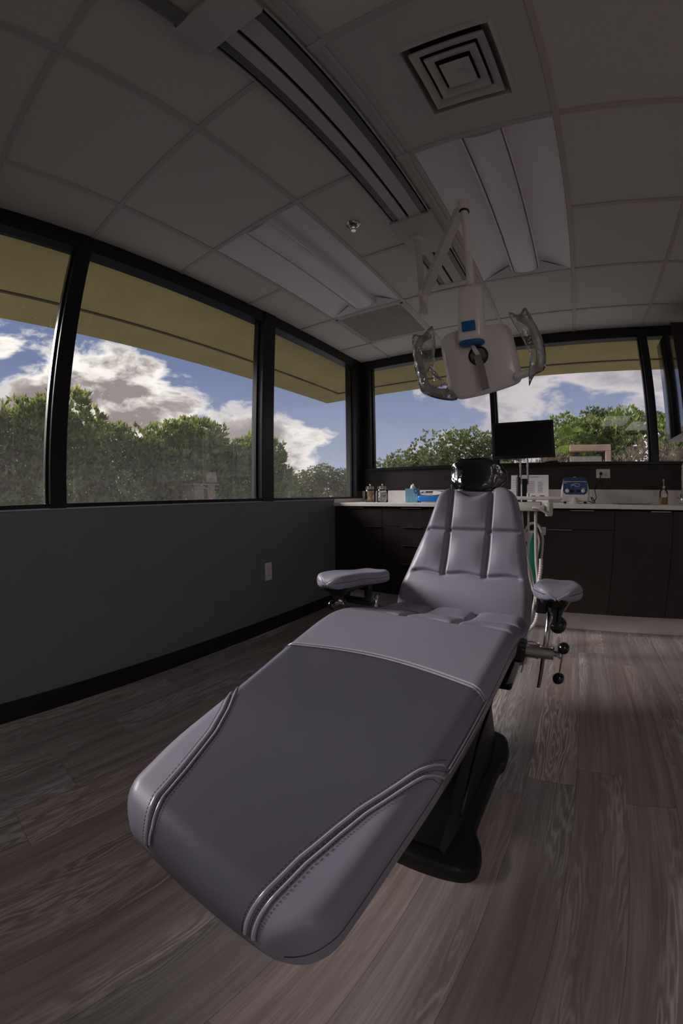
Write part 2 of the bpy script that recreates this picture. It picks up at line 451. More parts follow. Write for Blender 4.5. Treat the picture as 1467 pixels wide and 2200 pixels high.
def lathe(bm, prof, c, axis=(0, 0, 1), seg=24, mi=0):
    """profile [(radius, height)] turned about axis through c"""
    ax = Vector(axis).normalized(); a, b = frame_axes(ax); c = Vector(c)
    rings = []
    for r, h in prof:
        if r < 1e-6: rings.append([bm.verts.new(c + ax*h)])
        else: rings.append([bm.verts.new(c + ax*h + (a*math.cos(2*math.pi*k/seg) + b*math.sin(2*math.pi*k/seg))*r) for k in range(seg)])
    for i in range(len(rings)-1):
        A, Bb = rings[i], rings[i+1]
        for k in range(seg):
            k2 = (k+1) % seg
            if len(A) == 1 and len(Bb) == 1: continue
            if len(A) == 1: f = bm.faces.new((A[0], Bb[k], Bb[k2]))
            elif len(Bb) == 1: f = bm.faces.new((A[k], Bb[0], A[k2]))
            else: f = bm.faces.new((A[k], A[k2], Bb[k2], Bb[k]))
            f.material_index = mi
    for rg, e in ((rings[0], 0), (rings[-1], 1)):
        if len(rg) > 1: bm.faces.new(rg).material_index = mi
def ball(bm, c, r, seg=20, mi=0, sq=(1, 1, 1)):
    rr = bmesh.ops.create_uvsphere(bm, u_segments=seg, v_segments=seg//2, radius=r)
    for v in rr['verts']: v.co = Vector((v.co.x*sq[0], v.co.y*sq[1], v.co.z*sq[2])) + Vector(c)
    for f in {f for v in rr['verts'] for f in v.link_faces}: f.material_index = mi
def cyl(bm, p, q, r, seg=20, mi=0): tube(bm, [p, q], r, seg, True, mi)
def prism(bm, outline, d, mi=0, bev=0.):
    """outline: 3D points of a flat face, pushed by d"""
    d = Vector(d); n = len(outline)
    a = [bm.verts.new(Vector(p)) for p in outline]; b = [bm.verts.new(Vector(p)+d) for p in outline]
    fs = [bm.faces.new(a), bm.faces.new(b)]
    for i in range(n): fs.append(bm.faces.new((a[i], a[(i+1) % n], b[(i+1) % n], b[i])))
    if bev:
        es = list({e for f in fs[:2] for e in f.edges})
        rb = bmesh.ops.bevel(bm, geom=es, offset=bev, segments=3, affect='EDGES', profile=.5)
        for f in rb['faces']: f.material_index = mi
    for f in fs:
        if f.is_valid: f.material_index = mi
def copy_tree(o, parent=None, dxyz=(0, 0, 0)):
    c = o.copy(); COL.objects.link(c)
    if parent: c.parent = parent
    else: c.location = o.location + Vector(dxyz)
    for ch in list(o.children): copy_tree(ch, c)
    return c
def lerp(tab, x):
    if x <= tab[0][0]: return tab[0][1]
    for (a, fa), (b, fb) in zip(tab, tab[1:]):
        if x <= b:
            t = (x-a)/(b-a); return fa + (fb-fa)*t
    return tab[-1][1]
def smoothtab(tab, x, e=.06):
    return sum(lerp(tab, x+e*k) for k in (-1.5, -1, -.5, 0, .5, 1, 1.5))/7.

# ================================================================== THE ROOM
XL, YB, HC = -1.947, 3.409, 2.456          # left wall, back wall, ceiling
XR, YR = 2.35, -2.6                        # walls behind the picture
ROOMTOP = 2.75

bm = B(); box(bm, XL-.12, XR+.1, YR-.1, YB+.12, -.12, 0); struct('floor', bm, 'floor')

# ceiling tiles between the grid, with openings for the fittings
XS = [XL, -1.608, -.990, -.396, .214, .824, 1.434, 2.044, XR]
YS = [YR] + [-.069+.61*k for k in range(-4, 6)] + [YB]
SPECIAL = {(-1.608, 1.151), (-1.608, 1.761), (-.396, 1.151), (-.396, 1.761), (-.396, .541), (-1.608, 2.371)}
bm = B()
for x0, x1 in zip(XS, XS[1:]):
    for y0, y1 in zip(YS, YS[1:]):
        if (round(x0, 3), round(y0, 3)) in SPECIAL: continue
        box(bm, x0, x1, y0, y1, HC, HC+.016)
box(bm, XL-.12, XR+.1, YR-.1, YB+.12, ROOMTOP-.02, ROOMTOP)      # the slab above the tiles
struct('ceiling', bm, 'tile')
bm = B()
for x in XS[1:-1]:
    box(bm, x-.012, x+.012, YR, YB, HC-.007, HC+.004, .001)
for y in YS[1:-1]:
    y = round(y, 3)
    segs = [(XL, XR)]
    if y == 1.761: segs = [(XL, -1.608), (-.990, -.396), (.214, XR)]
    for a, b in segs: box(bm, a, b, y-.012, y+.012, HC-.0065, HC+.004, .001)
struct('trim_10', bm, 'tee')

# left wall under the windows, the rear and right walls
bm = B(); box(bm, XL-.12, XL, YR-.1, YB+.12, 0, .985); struct('wall_left', bm, 'wall')
bm = B(); box(bm, XL-.12, XL, YR-.1, -.415, .985, ROOMTOP); box(bm, XL-.12, XL, -.415, YB+.12, HC, ROOMTOP); struct('wall_left_upper', bm, 'wall')  # rear stretch is unseen, closed solid to keep sun off the near floor
bm = B(); box(bm, XL-.12, XR+.1, YR-.1, YR, 0, ROOMTOP); struct('wall_rear', bm, 'wall_far')
bm = B(); box(bm, XR, XR+.1, YR-.1, YB+.12, 0, ROOMTOP); struct('wall_right', bm, 'wall_far')
bm = B(); box(bm, XL-.12, XR+.1, YB, YB+.12, 0, 1.285); struct('wall_back', bm, 'wall')
bm = B(); box(bm, XL-.12, XR+.1, YB, YB+.12, HC, ROOMTOP); struct('wall_back_upper', bm, 'wall')
bm = B(); box(bm, XL, XL+.012, YR, 2.99, 0, .098, .002); struct('baseboard_left', bm, 'base')
bm = B(); box(bm, XL, XR, 3.0, 3.02, 0, .160, .002); struct('baseboard_back', bm, 'toe')
bm = B(); box(bm, XL-.02, XL+.006, YR, 2.85, .980, .988, .002); struct('trim_1', bm, 'sillgap')
# dark panel and ledge between counter and back windows
bm = B(); box(bm, XL, XR, YB-.022, YB, 1.067, 1.270, .001); struct('trim_2', bm, 'lam_h')
bm = B(); box(bm, XL, XR, YB-.040, YB+.03, 1.270, 1.297, .003); struct('trim_3', bm, 'bronze')

# windows: each a frame and its pane; the posts between them stand alone
def window(n, axis, a, b, z0, z1, head, mat, sill=.020):
    """axis 'x': in the left wall along y from a to b; 'y': in the back wall along x"""
    bm = B()
    if axis == 'x':
        box(bm, XL-.09, XL+.004, a, b, z0, z0+sill, .002); box(bm, XL-.09, XL+.004, a, b, z1, z1+head, .002)
        box(bm, XL-.085, XL-.04, a, a+.012, z0+sill, z1); box(bm, XL-.085, XL-.04, b-.012, b, z0+sill, z1)
    else:
        box(bm, a, b, YB-.004, YB+.09, z0, z0+sill, .002); box(bm, a, b, YB-.004, YB+.09, z1, z1+head, .002)
        box(bm, a, a+.012, YB+.04, YB+.085, z0+sill, z1); box(bm, b-.012, b, YB+.04, YB+.085, z0+sill, z1)
    f = struct('window_%d' % n, bm, 'bronze')
    bm = B()
    if axis == 'x': box(bm, XL-.066, XL-.060, a+.01, b-.01, z0+sill-.002, z1+.002)
    else: box(bm, a+.01, b-.01, YB+.060, YB+.066, z0+sill-.002, z1+.002)
    # a pane is one sheet: keep only the face towards the room so that light crosses it once
    keep = 0 if axis == 'x' else 1
    bm.normal_update()
    dele = [q for q in bm.faces if (q.normal.x < .9 if axis == 'x' else q.normal.y > -.9)]
    bmesh.ops.delete(bm, geom=dele, context='FACES')
    obj('glass_pane', bm, mat, f)
    return f
window(1, 'x', -.330, .470, .988, 2.362, .094, 'glass_w')
window(2, 'x', .555, 1.925, .988, 2.362, .094, 'glass_w')
window(3, 'x', 2.050, 3.262, .988, 2.362, .094, 'glass_w')
window(4, 'y', -1.845, -.600, 1.284, 2.362, .094, 'glass_n', .014)
window(5, 'y', -.560, .785, 1.284, 2.362, .094, 'glass_n', .014)
window(6, 'y', .850, XR, 1.284, 2.362, .094, 'glass_n', .014)
def post(n, x0, x1, y0, y1, z0, z1=HC):
    bm = B(); box(bm, x0, x1, y0, y1, z0, z1, .003); struct('trim_%d' % n, bm, 'bronze')
post(4, XL-.10, XL+.008, .470, .555, .985)
post(5, XL-.10, XL+.012, 1.925, 2.050, .985)
post(6, XL-.10, XL+.008, -.415, -.330, .985)
post(7, -.600, -.560, YB-.008, YB+.10, 1.29)
post(8, .785, .850, YB-.008, YB+.10, 1.29)
bm = B(); box(bm, XL-.115, XL+.012, 3.262, YB+.11, .985, HC, .003); box(bm, XL+.012, -1.845, YB-.012, YB+.11, 1.29, HC, .003)
box(bm, XL+.012, XL+.045, YB-.03, YB, 1.07, 1.29, .002); struct('trim_9', bm, 'bronze')

# the eave outside; a proud dark strip paints the shade of its groove
bm = B()
box(bm, -3.28, XL-.12, -7, 4.66, 2.45, 2.85); box(bm, XL-.12, 8, YB+.12, 4.66, 2.45, 2.85)
eave = struct('trim_11', bm, 'soffit')
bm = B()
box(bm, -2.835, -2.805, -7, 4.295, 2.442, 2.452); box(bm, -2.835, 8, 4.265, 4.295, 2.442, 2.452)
obj('groove_shade_strip', bm, 'soffit_dark', eave)
bm = B()
for y in (-3.1, .9, 3.52): box(bm, -3.28, XL-.12, y, y+.004, 2.449, 2.4505)
for x in (-.2, 1.9): box(bm, x, x+.004, YB+.12, 4.66, 2.449, 2.4505)
obj('soffit_joint', bm, pbr('soffit_joint', (.42, .35, .14), .9), eave)

# ================================================================== CEILING FITTINGS
def troffer(x0, x1, y0, y1, label):
    cx = (x0+x1)/2; t = thing('recessed_light', label, 'ceiling light', (cx, (y0+y1)/2, HC), 'recessed lights in the tile ceiling')
    hw = (x1-x0)/2-.013
    a, b = y0+.013, y1-.013
    for s in (-1, 1):
        pr = []
        for i in range(13):
            u = i/12
            pr.append((cx+s*(hw-(hw-.088)*u), HC-.002+.070*math.sin(u*math.pi/2)**1.3))
        bm = B(); rows = [[bm.verts.new((px, yy, pz)) for px, pz in pr] for yy in (a, a+.05, b-.05, b)]
        for r0, r1 in zip(rows, rows[1:]):
            for i in range(12): bm.faces.new((r0[i], r0[i+1], r1[i+1], r1[i]))
        obj('reflector', bm, 'refl', t, smooth=True)
    pr = [(-.088, .066)] + [(-.080*math.cos(q*math.pi/10), .030-.028*math.sin(q*math.pi/10)) for q in range(11)] + [(.088, .066)]
    bm = B(); rows = [[bm.verts.new((cx+px, yy, HC+pz)) for px, pz in pr] for yy in (a+.02, b-.02)]
    for i in range(len(pr)-1): bm.faces.new((rows[0][i], rows[0][i+1], rows[1][i+1], rows[1][i]))
    bm.faces.new(rows[0]); bm.faces.new(rows[1])
    obj('lens_basket', bm, 'lens', t, angle=40)
    bm = B()
    for s in (-1, 1):
        box(bm, cx+s*.088-.004, cx+s*.088+.004, a, b, HC+.02, HC+.068)
    obj('lens_rail', bm, 'refl', t)
    for yy, s in ((a, 1), (b, -1)):
        bm = B()
        vs_ = [(cx-hw, yy, HC-.002), (cx+hw, yy, HC-.002), (cx+.09, yy+s*.035, HC+.07), (cx-.09, yy+s*.035, HC+.07)]
        bm.faces.new([bm.verts.new(v) for v in vs_])
        obj('end_plate', bm, 'refl', t)
    bm = B(); box(bm, cx-hw, cx+hw, a, b, HC+.072, HC+.15); obj('housing', bm, 'refl', t)
troffer(-1.608, -.990, 1.151, 2.371, 'recessed ceiling light nearer the left windows, beside the return grille')
troffer(-.396, .214, 1.151, 2.371, 'recessed ceiling light right of the chair lamp track, beside the square diffuser')

for lx, ly, le in FILL_LAMPS:                    # housings for the added fill lamps: frame and reflector pan round each
    t = thing('recessed_light', 'added fill light in the ceiling nearest the counter side, behind the viewpoint' if ly > -1.2 else 'added fill light in the ceiling close to the rear wall', 'ceiling light', (lx, ly, HC), 'added fill lights in the rear half')
    bm = B()
    for a in ((-.293, .293, -.598, -.560), (-.293, .293, .560, .598), (-.293, -.258, -.598, .598), (.258, .293, -.598, .598)): box(bm, lx+a[0], lx+a[1], ly+a[2], ly+a[3], HC-.008, HC-.001)
    obj('fill_lamp_frame', bm, 'refl', t)
    bm = B(); box(bm, lx-.26, lx+.26, ly-.56, ly+.56, HC-.006, HC-.002); obj('diffuser', bm, 'lens', t)

# square air diffuser in its own panel
DC = (-.075, .855)
t = thing('air_diffuser', 'square stepped air diffuser set in a plain ceiling panel', 'vent', (-.091, .846, HC))
bm = B(); h = .152
px0, px1, py0, py1 = -.384, .202, .553, 1.139
zt = HC-.003
box(bm, px0, DC[0]-h, py0, py1, zt, zt+.006); box(bm, DC[0]+h, px1, py0, py1, zt, zt+.006)
box(bm, DC[0]-h, DC[0]+h, py0, DC[1]-h, zt, zt+.006); box(bm, DC[0]-h, DC[0]+h, DC[1]+h, py1, zt, zt+.006)
obj('panel', bm, 'panel', t)
def sqring(bm, h0, z0, h1, z1, th=.0015):
    c = [(-1, -1), (1, -1), (1, 1), (-1, 1)]
    A = [bm.verts.new((DC[0]+h0*a, DC[1]+h0*b, z0)) for a, b in c]; Bq = [bm.verts.new((DC[0]+h1*a, DC[1]+h1*b, z1)) for a, b in c]
    for i in range(4): bm.faces.new((A[i], A[(i+1) % 4], Bq[(i+1) % 4], Bq[i]))
bm = B(); sqring(bm, .168, zt-.001, .150, zt-.006); sqring(bm, .150, zt-.006, .138, zt+.05); sqring(bm, .138, zt+.05, .13, zt+.12); obj('outer_frame', bm, 'panel', t)
for h0 in (.128, .090):
    bm = B(); sqring(bm, h0, zt-.012, h0-.028, zt+.004); sqring(bm, h0, zt-.012, h0-.001, zt+.002); sqring(bm, h0-.001, zt+.002, h0-.028, zt+.010)
    obj('louver_ring', bm, 'panel', t)
bm = B(); c = [(-1, -1), (1, -1), (1, 1), (-1, 1)]
A = [bm.verts.new((DC[0]+.052*a, DC[1]+.052*b, zt-.012)) for a, b in c]; top = bm.verts.new((DC[0], DC[1], zt+.006))
for i in range(4): bm.faces.new((A[i], A[(i+1) % 4], top))
obj('centre_cone', bm, 'panel', t)
bm = B(); box(bm, DC[0]-.15, DC[0]+.15, DC[1]-.15, DC[1]+.15, zt+.05, zt+.20); bm.normal_update()
bmesh.ops.delete(bm, geom=[q for q in bm.faces if q.normal.z < -.9], context='FACES'); obj('neck', bm, 'channel', t)
bm = B(); box(bm, px0, px1, py0, py1, zt+.2, zt+.21); obj('backing', bm, 'dark_slot', t)

# return grille of fine cells
t = thing('return_air_grille', 'square return air grille with fine diagonal slots near the corner windows', 'vent', (-1.299, 2.676, HC))
gx0, gx1, gy0, gy1 = -1.594, -1.004, 2.385, 2.967
bm = B()
for a in ((gx0, gx1, gy0, gy0+.022), (gx0, gx1, gy1-.022, gy1), (gx0, gx0+.022, gy0, gy1), (gx1-.022, gx1, gy0, gy1)):
    box(bm, a[0], a[1], a[2], a[3], HC-.005, HC+.002, .001)
obj('grille_frame', bm, 'panel', t)
bm = B()
x = gx0+.024
while x < gx1-.024:
    box(bm, x, x+.0055, gy0+.02, gy1-.02, HC-.003, HC+.009); x += .0125
y = gy0+.06
while y < gy1-.03:
    box(bm, gx0+.02, gx1-.02, y, y+.003, HC-.001, HC+.006); y += .06
obj('slats', bm, 'panel', t)
bm = B(); box(bm, gx0, gx1, gy0, gy1, HC+.03, HC+.04); obj('backing', bm, 'dark_slot', t)

# sprinkler
t = thing('fire_sprinkler', 'small chrome fire sprinkler head in a ceiling tile', 'sprinkler', (-.858, 1.459, HC))
c = Vector((-.858, 1.459, HC))
bm = B(); lathe(bm, [(.012, 0), (.037, -.001), (.038, -.004), (.030, -.010), (.020, -.012), (.016, -.004), (.012, 0)], c); obj('escutcheon', bm, 'sprk', t, angle=40)
bm = B(); cyl(bm, c+Vector((0, 0, -.001)), c+Vector((0, 0, -.022)), .008)
for s in (-1, 1): tube(bm, spline([c+Vector((s*.007, 0, -.018)), c+Vector((s*.013, 0, -.030)), c+Vector((s*.004, 0, -.044))], 4), .002, 6)
obj('frame_arms', bm, 'sprk', t, angle=40)
bm = B(); lathe(bm, [(0, -.046), (.013, -.046), (.015, -.044), (.013, -.042), (0, -.042)], c); obj('deflector', bm, 'sprk', t)

# the track that carries the operating light
t = thing('ceiling_light_track', 'long slotted white ceiling track carrying the operating light', 'ceiling track', (-.575, 1.2, HC))
TX0, TX1 = -.672, -.462
def track_run(y0, y1):
    z0 = HC-.022
    bm = B()
    for a, b in ((TX0, TX0+.004), (TX1-.004, TX1)): box(bm, a, b, y0, y1, z0-.002, HC-.007)
    box(bm, TX0+.044, -.575-.0075, y0, y1, z0, z0+.004); box(bm, -.575+.0075, TX1-.044, y0, y1, z0, z0+.004)
    box(bm, -.575-.03, -.575-.0075, y0, y1, z0+.004, HC-.008); box(bm, -.575+.0075, -.575+.03, y0, y1, z0+.004, HC-.008)
    obj('slotted_cover', bm, 'panel', t)
    bm = B()
    for a, b in ((TX0+.014, TX0+.044), (TX1-.044, TX1-.014)):
        box(bm, a, b, y0, y1, z0+.003, z0+.006)
        for i in range(3): box(bm, a+.006+i*.009, a+.009+i*.009, y0, y1, z0+.001, z0+.004)
    obj('inner_channel', bm, 'channel', t)
    bm = B(); box(bm, TX0, TX1, y0, y1, HC-.0078, HC-.0072); obj('slot_back', bm, 'dark_slot', t)
track_run(.335, 1.535); track_run(1.86, 2.262)
bm = B(); box(bm, -.452, -.408, -1.2, 2.36, HC-.012, HC-.006, .001); box(bm, -.432, -.428, -1.2, 2.36, HC-.016, HC-.011); obj('side_rail', bm, 'tee', t)
for y in (.541, 1.151):
    bm = B(); box(bm, -.456, -.398, y-.014, y+.014, HC-.017, HC-.006, .001); obj('rail_clip', bm, 'tee', t)
bm = B(); box(bm, TX0-.018, TX1-.004, .195, .335, HC-.050, HC-.006, .004); box(bm, TX0-.024, TX0-.016, .185, .34, HC-.046, HC-.020, .002)
obj('end_cover', bm, 'panel', t, angle=30)
bm = B(); box(bm, TX0-.01, TX0+.03, -.6, .21, HC-.040, HC-.006, .002); box(bm, TX1-.04, TX1-.006, -.6, .21, HC-.040, HC-.006, .002); obj('inner_channel', bm, 'channel', t)
bm = B(); box(bm, TX0-.012, TX1+.010, 1.530, 1.865, HC-.034, HC-.006, .004); obj('mounting_plate', bm, 'panel', t, angle=30)
bm = B(); box(bm, TX0-.006, TX1+.004, 2.255, 2.285, HC-.024, HC-.006, .002); obj('end_cap', bm, 'panel', t, angle=30)

# ================================================================== THE CHAIR
class Cushion:
    """an upholstered pad: a rounded section swept along a line; O(l) a point on the top surface, N(l) its normal, L/Rr the edges"""
    def __init__(s, l0, l1, O, N, L, Rr, th, r=.045, rb=.02, end0=(.05, .03, .07), end1=(.03, .02, .04), D=None, warp=None):
        s.l0, s.l1, s.O, s.N, s.L, s.R, s.th, s.r, s.rb, s.e0, s.e1, s.D, s.warp = l0, l1, O, N, L, Rr, th, r, rb, end0, end1, D, warp
    def inset(s, l, i):
        out = 0.
        for e, q in ((l-s.l0, s.e0), (s.l1-l, s.e1)):
            rr = q[i]
            if e < rr: out = max(out, rr-math.sqrt(max(0, rr*rr-(rr-e)**2)))
        return out
    def lay(s, l):
        ti, bi, wi = s.inset(l, 0), s.inset(l, 1), s.inset(l, 2)
        L, Rr = s.L(l)+wi, s.R(l)-wi
        top, bot = -ti, -s.th+bi
        if bot > top-.012: bot = top-.012
        r = min(s.r, (top-bot)*.62); rb = min(s.rb, (top-bot)*.3)
        return L, Rr, top, bot, r, rb
    def world(s, l, x, h, top=True, off=0.):
        if top and s.D: h += s.D(x, l)
        if s.warp: l = s.warp(x, l)
        return s.O(l) + Vector((x, 0, 0)) + s.N(l)*(h+off)
    def top(s, l, x, off=0.):
        """a point of the upholstery above (l, x)"""
        L, Rr, t, b, r, rb = s.lay(l)
        x = max(L, min(Rr, x)); h = t; fade = 1.
        for dd in (x-L, Rr-x):
            if dd < r: h = min(h, t-(r-math.sqrt(max(0, r*r-(r-dd)**2))))
        return s.world(l, x, h, True, off)
    def side(s, l, which, down, off=.0):
        L, Rr, t, b, r, rb = s.lay(l)
        x = (L-off) if which < 0 else (Rr+off)
        down = min(down, (t-b)*.46)
        if down < r: x -= which*(r-math.sqrt(max(0, r*r-(r-down)**2)))
        return s.world(l, x, t-down, False)
    def rows(s, n):
        ls = [s.l0+s.e0[2]*(1-math.cos(math.pi/2*k/10)) for k in range(10)]
        a, b = s.l0+s.e0[2], s.l1-s.e1[2]
        ls += [a+(b-a)*k/n for k in range(n+1)]
        ls += [s.l1-s.e1[2]*(1-math.cos(math.pi/2*k/8)) for k in range(7, -1, -1)]
        return ls
    def mesh(s, n=150, nt=70):
        bm = B(); rings = []
        for l in s.rows(n):
            L, Rr, t, b, r, rb = s.lay(l)
            pts = []
            for k in range(nt+1):
                x = L+r+(Rr-L-2*r)*k/nt; pts.append((x, t, True))
            for k in range(1, 7):
                a = math.pi/2*k/6; pts.append((Rr-r+r*math.sin(a), t-r+r*math.cos(a), k < 3))
            for k in range(1, 4): pts.append((Rr, t-r+(b+rb-t+r)*k/4, False))
            for k in range(0, 4):
                a = math.pi/2*k/3; pts.append((Rr-rb+rb*math.cos(a), b+rb-rb*math.sin(a), False))
            for k in range(1, 8): pts.append((Rr-rb+(L-Rr+2*rb)*k/8, b, False))
            for k in range(0, 4):
                a = math.pi/2*k/3; pts.append((L+rb-rb*math.sin(a), b+rb-rb*math.cos(a), False))
            for k in range(1, 4): pts.append((L, b+rb+(t-r-b-rb)*k/4, False))
            for k in range(0, 6):
                a = math.pi/2*k/6; pts.append((L+r-r*math.cos(a), t-r+r*math.sin(a), k > 3))
            rings.append([bm.verts.new(s.world(l, x, h, tp)) for x, h, tp in pts])
        m = len(rings[0])
        for A, Bq in zip(rings, rings[1:]):
            for k in range(m): bm.faces.new((A[k], A[(k+1) % m], Bq[(k+1) % m], Bq[k]))
        bm.faces.new(rings[0]); bm.faces.new(rings[-1])
        return bm
g = lambda d_, w_: math.exp(-(d_/w_)**2)
def sstep(a, b, x):
    t = max(0., min(1., (x-a)/(b-a))); return t*t*(3-2*t)

chair = thing('dental_chair', 'grey vinyl dental chair reclined over a black base, with plastic over the leg rest', 'dental chair', (-.43, 1.15, 0))

ZT = [(.10, .462), (.2, .475), (.4, .500), (.6, .526), (.85, .556), (1.03, .580), (1.15, .588), (1.24, .575), (1.33, .548), (1.5, .512), (1.7, .495)]
TL = [(.1, -.640), (.22, -.655), (.35, -.700), (.6, -.737), (.85, -.775), (1.1, -.800), (1.3, -.790), (1.5, -.745), (1.66, -.730)]
TR = [(.1, -.160), (.22, -.166), (.4, -.166), (.6, -.152), (.85, -.136), (1.1, -.120), (1.3, -.112), (1.66, -.104)]
SEAM_L = [(.12, -.500), (.182, -.520), (.234, -.552), (.312, -.578), (.424, -.620), (.500, -.662), (.566, -.708), (.60, -.735)]
SEAM_R = [(.12, -.266), (.188, -.267), (.289, -.263), (.36, -.250), (.418, -.236), (.536, -.187), (.575, -.162), (.608, -.140)]
def seat_D(x, y):
    h = 0.
    # tufted field at the back of the seat
    xc = (x+.432)/.33
    f = sstep(1.16, 1.24, y)
    if f > 0:
        sx = min(abs(x+.535), abs(x+.335)); edge = 1-sstep(.8, 1.0, abs(xc))
        y1 = 1.225+.009*math.cos((x+.435)/.1*math.pi); y2 = 1.415
        sy = min(abs(y-y1), abs(y-y2))
        if y > y1: h -= (.019*g(sx, .011))*f
        h -= .017*g(sy, .011)*edge*f
        h += .010*(1-g(sx, .04))*(1-g(sy, .05))*f*edge
    # seams of the leg rest
    for tab in (SEAM_L, SEAM_R):
        if y < .60:
            d_ = x-lerp(tab, y); h -= .004*g(d_, .006)*(1-sstep(.56, .60, y))
    ys = .835+.05*math.sin(max(0, min(1, (x+.78)/.64))*math.pi)
    h -= .003*g(y-ys, .006)
    # the pad swells a little between its edges
    h += .006*(1-min(1, xc*xc))
    return h
seat = Cushion(.165, 1.605, lambda l: Vector((0, l, smoothtab(ZT, l, .03))), lambda l: Vector((0, 0, 1)),
               lambda l: smoothtab(TL, l, .04), lambda l: smoothtab(TR, l, .04), .105, .042, .02, (.062, .035, .085), (.03, .03, .04), seat_D)
so_ = obj('seat_cushion', seat.mesh(230, 110), 'vinyl', chair, smooth=True)

# back rest
def backO(z): return Vector((0, 1.600+(z-.45)*.36, z))
LEAN = math.atan(.36)
bN = Vector((0, -math.cos(LEAN), math.sin(LEAN)))
BL = [(.40, -.728), (.45, -.742), (.50, -.750), (.58, -.745), (.64, -.722), (.70, -.703), (.753, -.687), (.844, -.653), (.94, -.628), (1.03, -.606), (1.06, -.60)]
BR = [(.40, -.100), (.49, -.103), (.552, -.104), (.61, -.112), (.68, -.136), (.78, -.152), (.86, -.168), (.942, -.186), (1.03, -.210), (1.06, -.215)]
def back_D(x, l):
    h = 0.
    up = sstep(.63, .665, l)
    sx = min(abs(x+.525), abs(x+.328))
    zc2 = .655+.005*math.cos((x+.426)/.0985*math.pi)
    sz = min(abs(l-.855), abs(l-zc2))
    cx = (x+.42)/.26
    # a flat strip between two stitch lines for the upright seams
    h -= up*(.019*g(max(0, sx-.006), .006))
    h += up*.002*g(sx, .004)
    h -= .015*g(sz, .008)*(1-sstep(.93, 1.05, abs(cx)))
    h += .014*(1-g(sx, .04))*(1-g(sz, .05))*up*(1-sstep(.75, 1.05, abs(cx)))
    h += .026*g(l-.565, .10)*(1-min(1, (abs(cx)/1.35)**3))
    return h
def back_warp(x, l):
    lob = .5-.5*math.cos(min(1, abs(x+.42)/.125)*math.pi)
    dip = -.048*(1-lob)
    return l+dip*sstep(.86, 1.06, l)
back = Cushion(.425, 1.062, backO, lambda l: bN, lambda l: smoothtab(BL, l, .02), lambda l: smoothtab(BR, l, .02), .085, .040, .03,
               (.03, .03, .05), (.032, .03, .062), back_D, back_warp)
obj('backrest', back.mesh(150, 110), 'vinyl', chair, smooth=True)
bm = B(); prism(bm, [backO(z)-bN*.087+Vector((x, 0, 0)) for x, z in ((-.60, .46), (-.26, .46), (-.28, .80), (-.33, .98), (-.52, .98), (-.57, .80))], -bN*.03, bev=.006)
obj('backrest_shell', bm, 'chassis', chair, angle=40)

# welting along the edges of seat and back
bm = B()
for w_ in (-1, 1): tube(bm, [seat.side(l, w_, .046, -.0002) for l in seat.rows(70) if l > seat.l0+.006], .0016, 6)
obj('edge_welt', bm, 'thread', chair, smooth=True)

# stitched ridges of the plastic-covered leg rest
def seam_path(tab, y0, y1, off, dx):
    out = []
    n = 46
    for k in range(n+1):
        u = k/n; y = y0+(y1-y0)*(1-math.cos(u*math.pi/2)) if y0 < .2 else y0+(y1-y0)*u
        e = .012; slope = (lerp(tab, y+e)-lerp(tab, y-e))/(2*e); nrm = math.sqrt(1+slope*slope)
        out.append(seat.top(max(seat.l0+.0005, y-dx*slope/nrm), lerp(tab, y)+dx/nrm, off))
    return out
cover = None
# the sheet: offset copy of the upholstery inside the seams, wrapping over the sides above them
bm = B(); bm.from_mesh(so_.data)
bm.normal_update(); offv = chair.location
kill = []
def in_cover(p):
    x, y, z = p
    ys = .835+.05*math.sin(max(0, min(1, (x+.78)/.64))*math.pi)
    if y > ys: return False
    zt_ = smoothtab(ZT, y, .03)
    if y < .585: return lerp(SEAM_L, y) < x < lerp(SEAM_R, y) and z > zt_-.085
    return z > zt_-.085
for f in bm.faces:
    c_ = f.calc_center_median()+offv
    if not in_cover(c_) or f.normal.z < -.3: kill.append(f)
nrm = {v: v.normal.copy() for v in bm.verts}
for v in bm.verts: v.co += nrm[v]*.0026
bmesh.ops.delete(bm, geom=kill, context='FACES')
me = bpy.data.meshes.new('plastic_cover'); bm.to_mesh(me); bm.free(); me.materials.append(M['film_t'])
for p in me.polygons: p.use_smooth = True
cover = bpy.data.objects.new('plastic_cover', me); COL.objects.link(cover); cover.parent = chair
cover['label'] = 'clear plastic sheet stretched over the leg rest'
def ridge(name, paths, r=.0030, m='vinyl_l'):
    bm = B()
    for p in paths: tube(bm, p, r, 8)
    obj(name, bm, m, chair, smooth=True)
for tab, ye in ((SEAM_L, .580), (SEAM_R, .600)):
    ridge('seam_ridge', [seam_path(tab, .1655, ye, .0016, dx) for dx in (-.0075, .0075)])
    bm = B()
    for dx in (-.0135, .0135, 0):
        pp = seam_path(tab, .1655, ye, .0030, dx)
        # short stitches
        for i in range(0, len(pp)-1):
            a, b = pp[i], pp[i+1]; nn = max(1, int((b-a).length/.006))
            for k in range(nn):
                p0 = a.lerp(b, (k+.15)/nn); p1 = a.lerp(b, (k+.75)/nn); tube(bm, [p0, p1], .0008, 4)
    obj('stitching', bm, 'thread', chair)
top_seam = [(x, .835+.05*math.sin(max(0, min(1, (x+.78)/.64))*math.pi)) for x in [-.772+.632*k/40 for k in range(41)]]
ridge('seam_ridge', [[seat.top(y+dy, x, .0022) for x, y in top_seam] for dy in (-.006, .006)], .0030)
bm = B()
for a, b in zip(top_seam, top_seam[1:]):
    for k in range(2):
        pa = seat.top(a[1]-.014, a[0]+(b[0]-a[0])*(k+.1)/2, .004); pb = seat.top(b[1]-.014, a[0]+(b[0]-a[0])*(k+.7)/2, .004)
        tube(bm, [pa, pb], .0008, 4)
obj('stitching', bm, 'thread', chair)
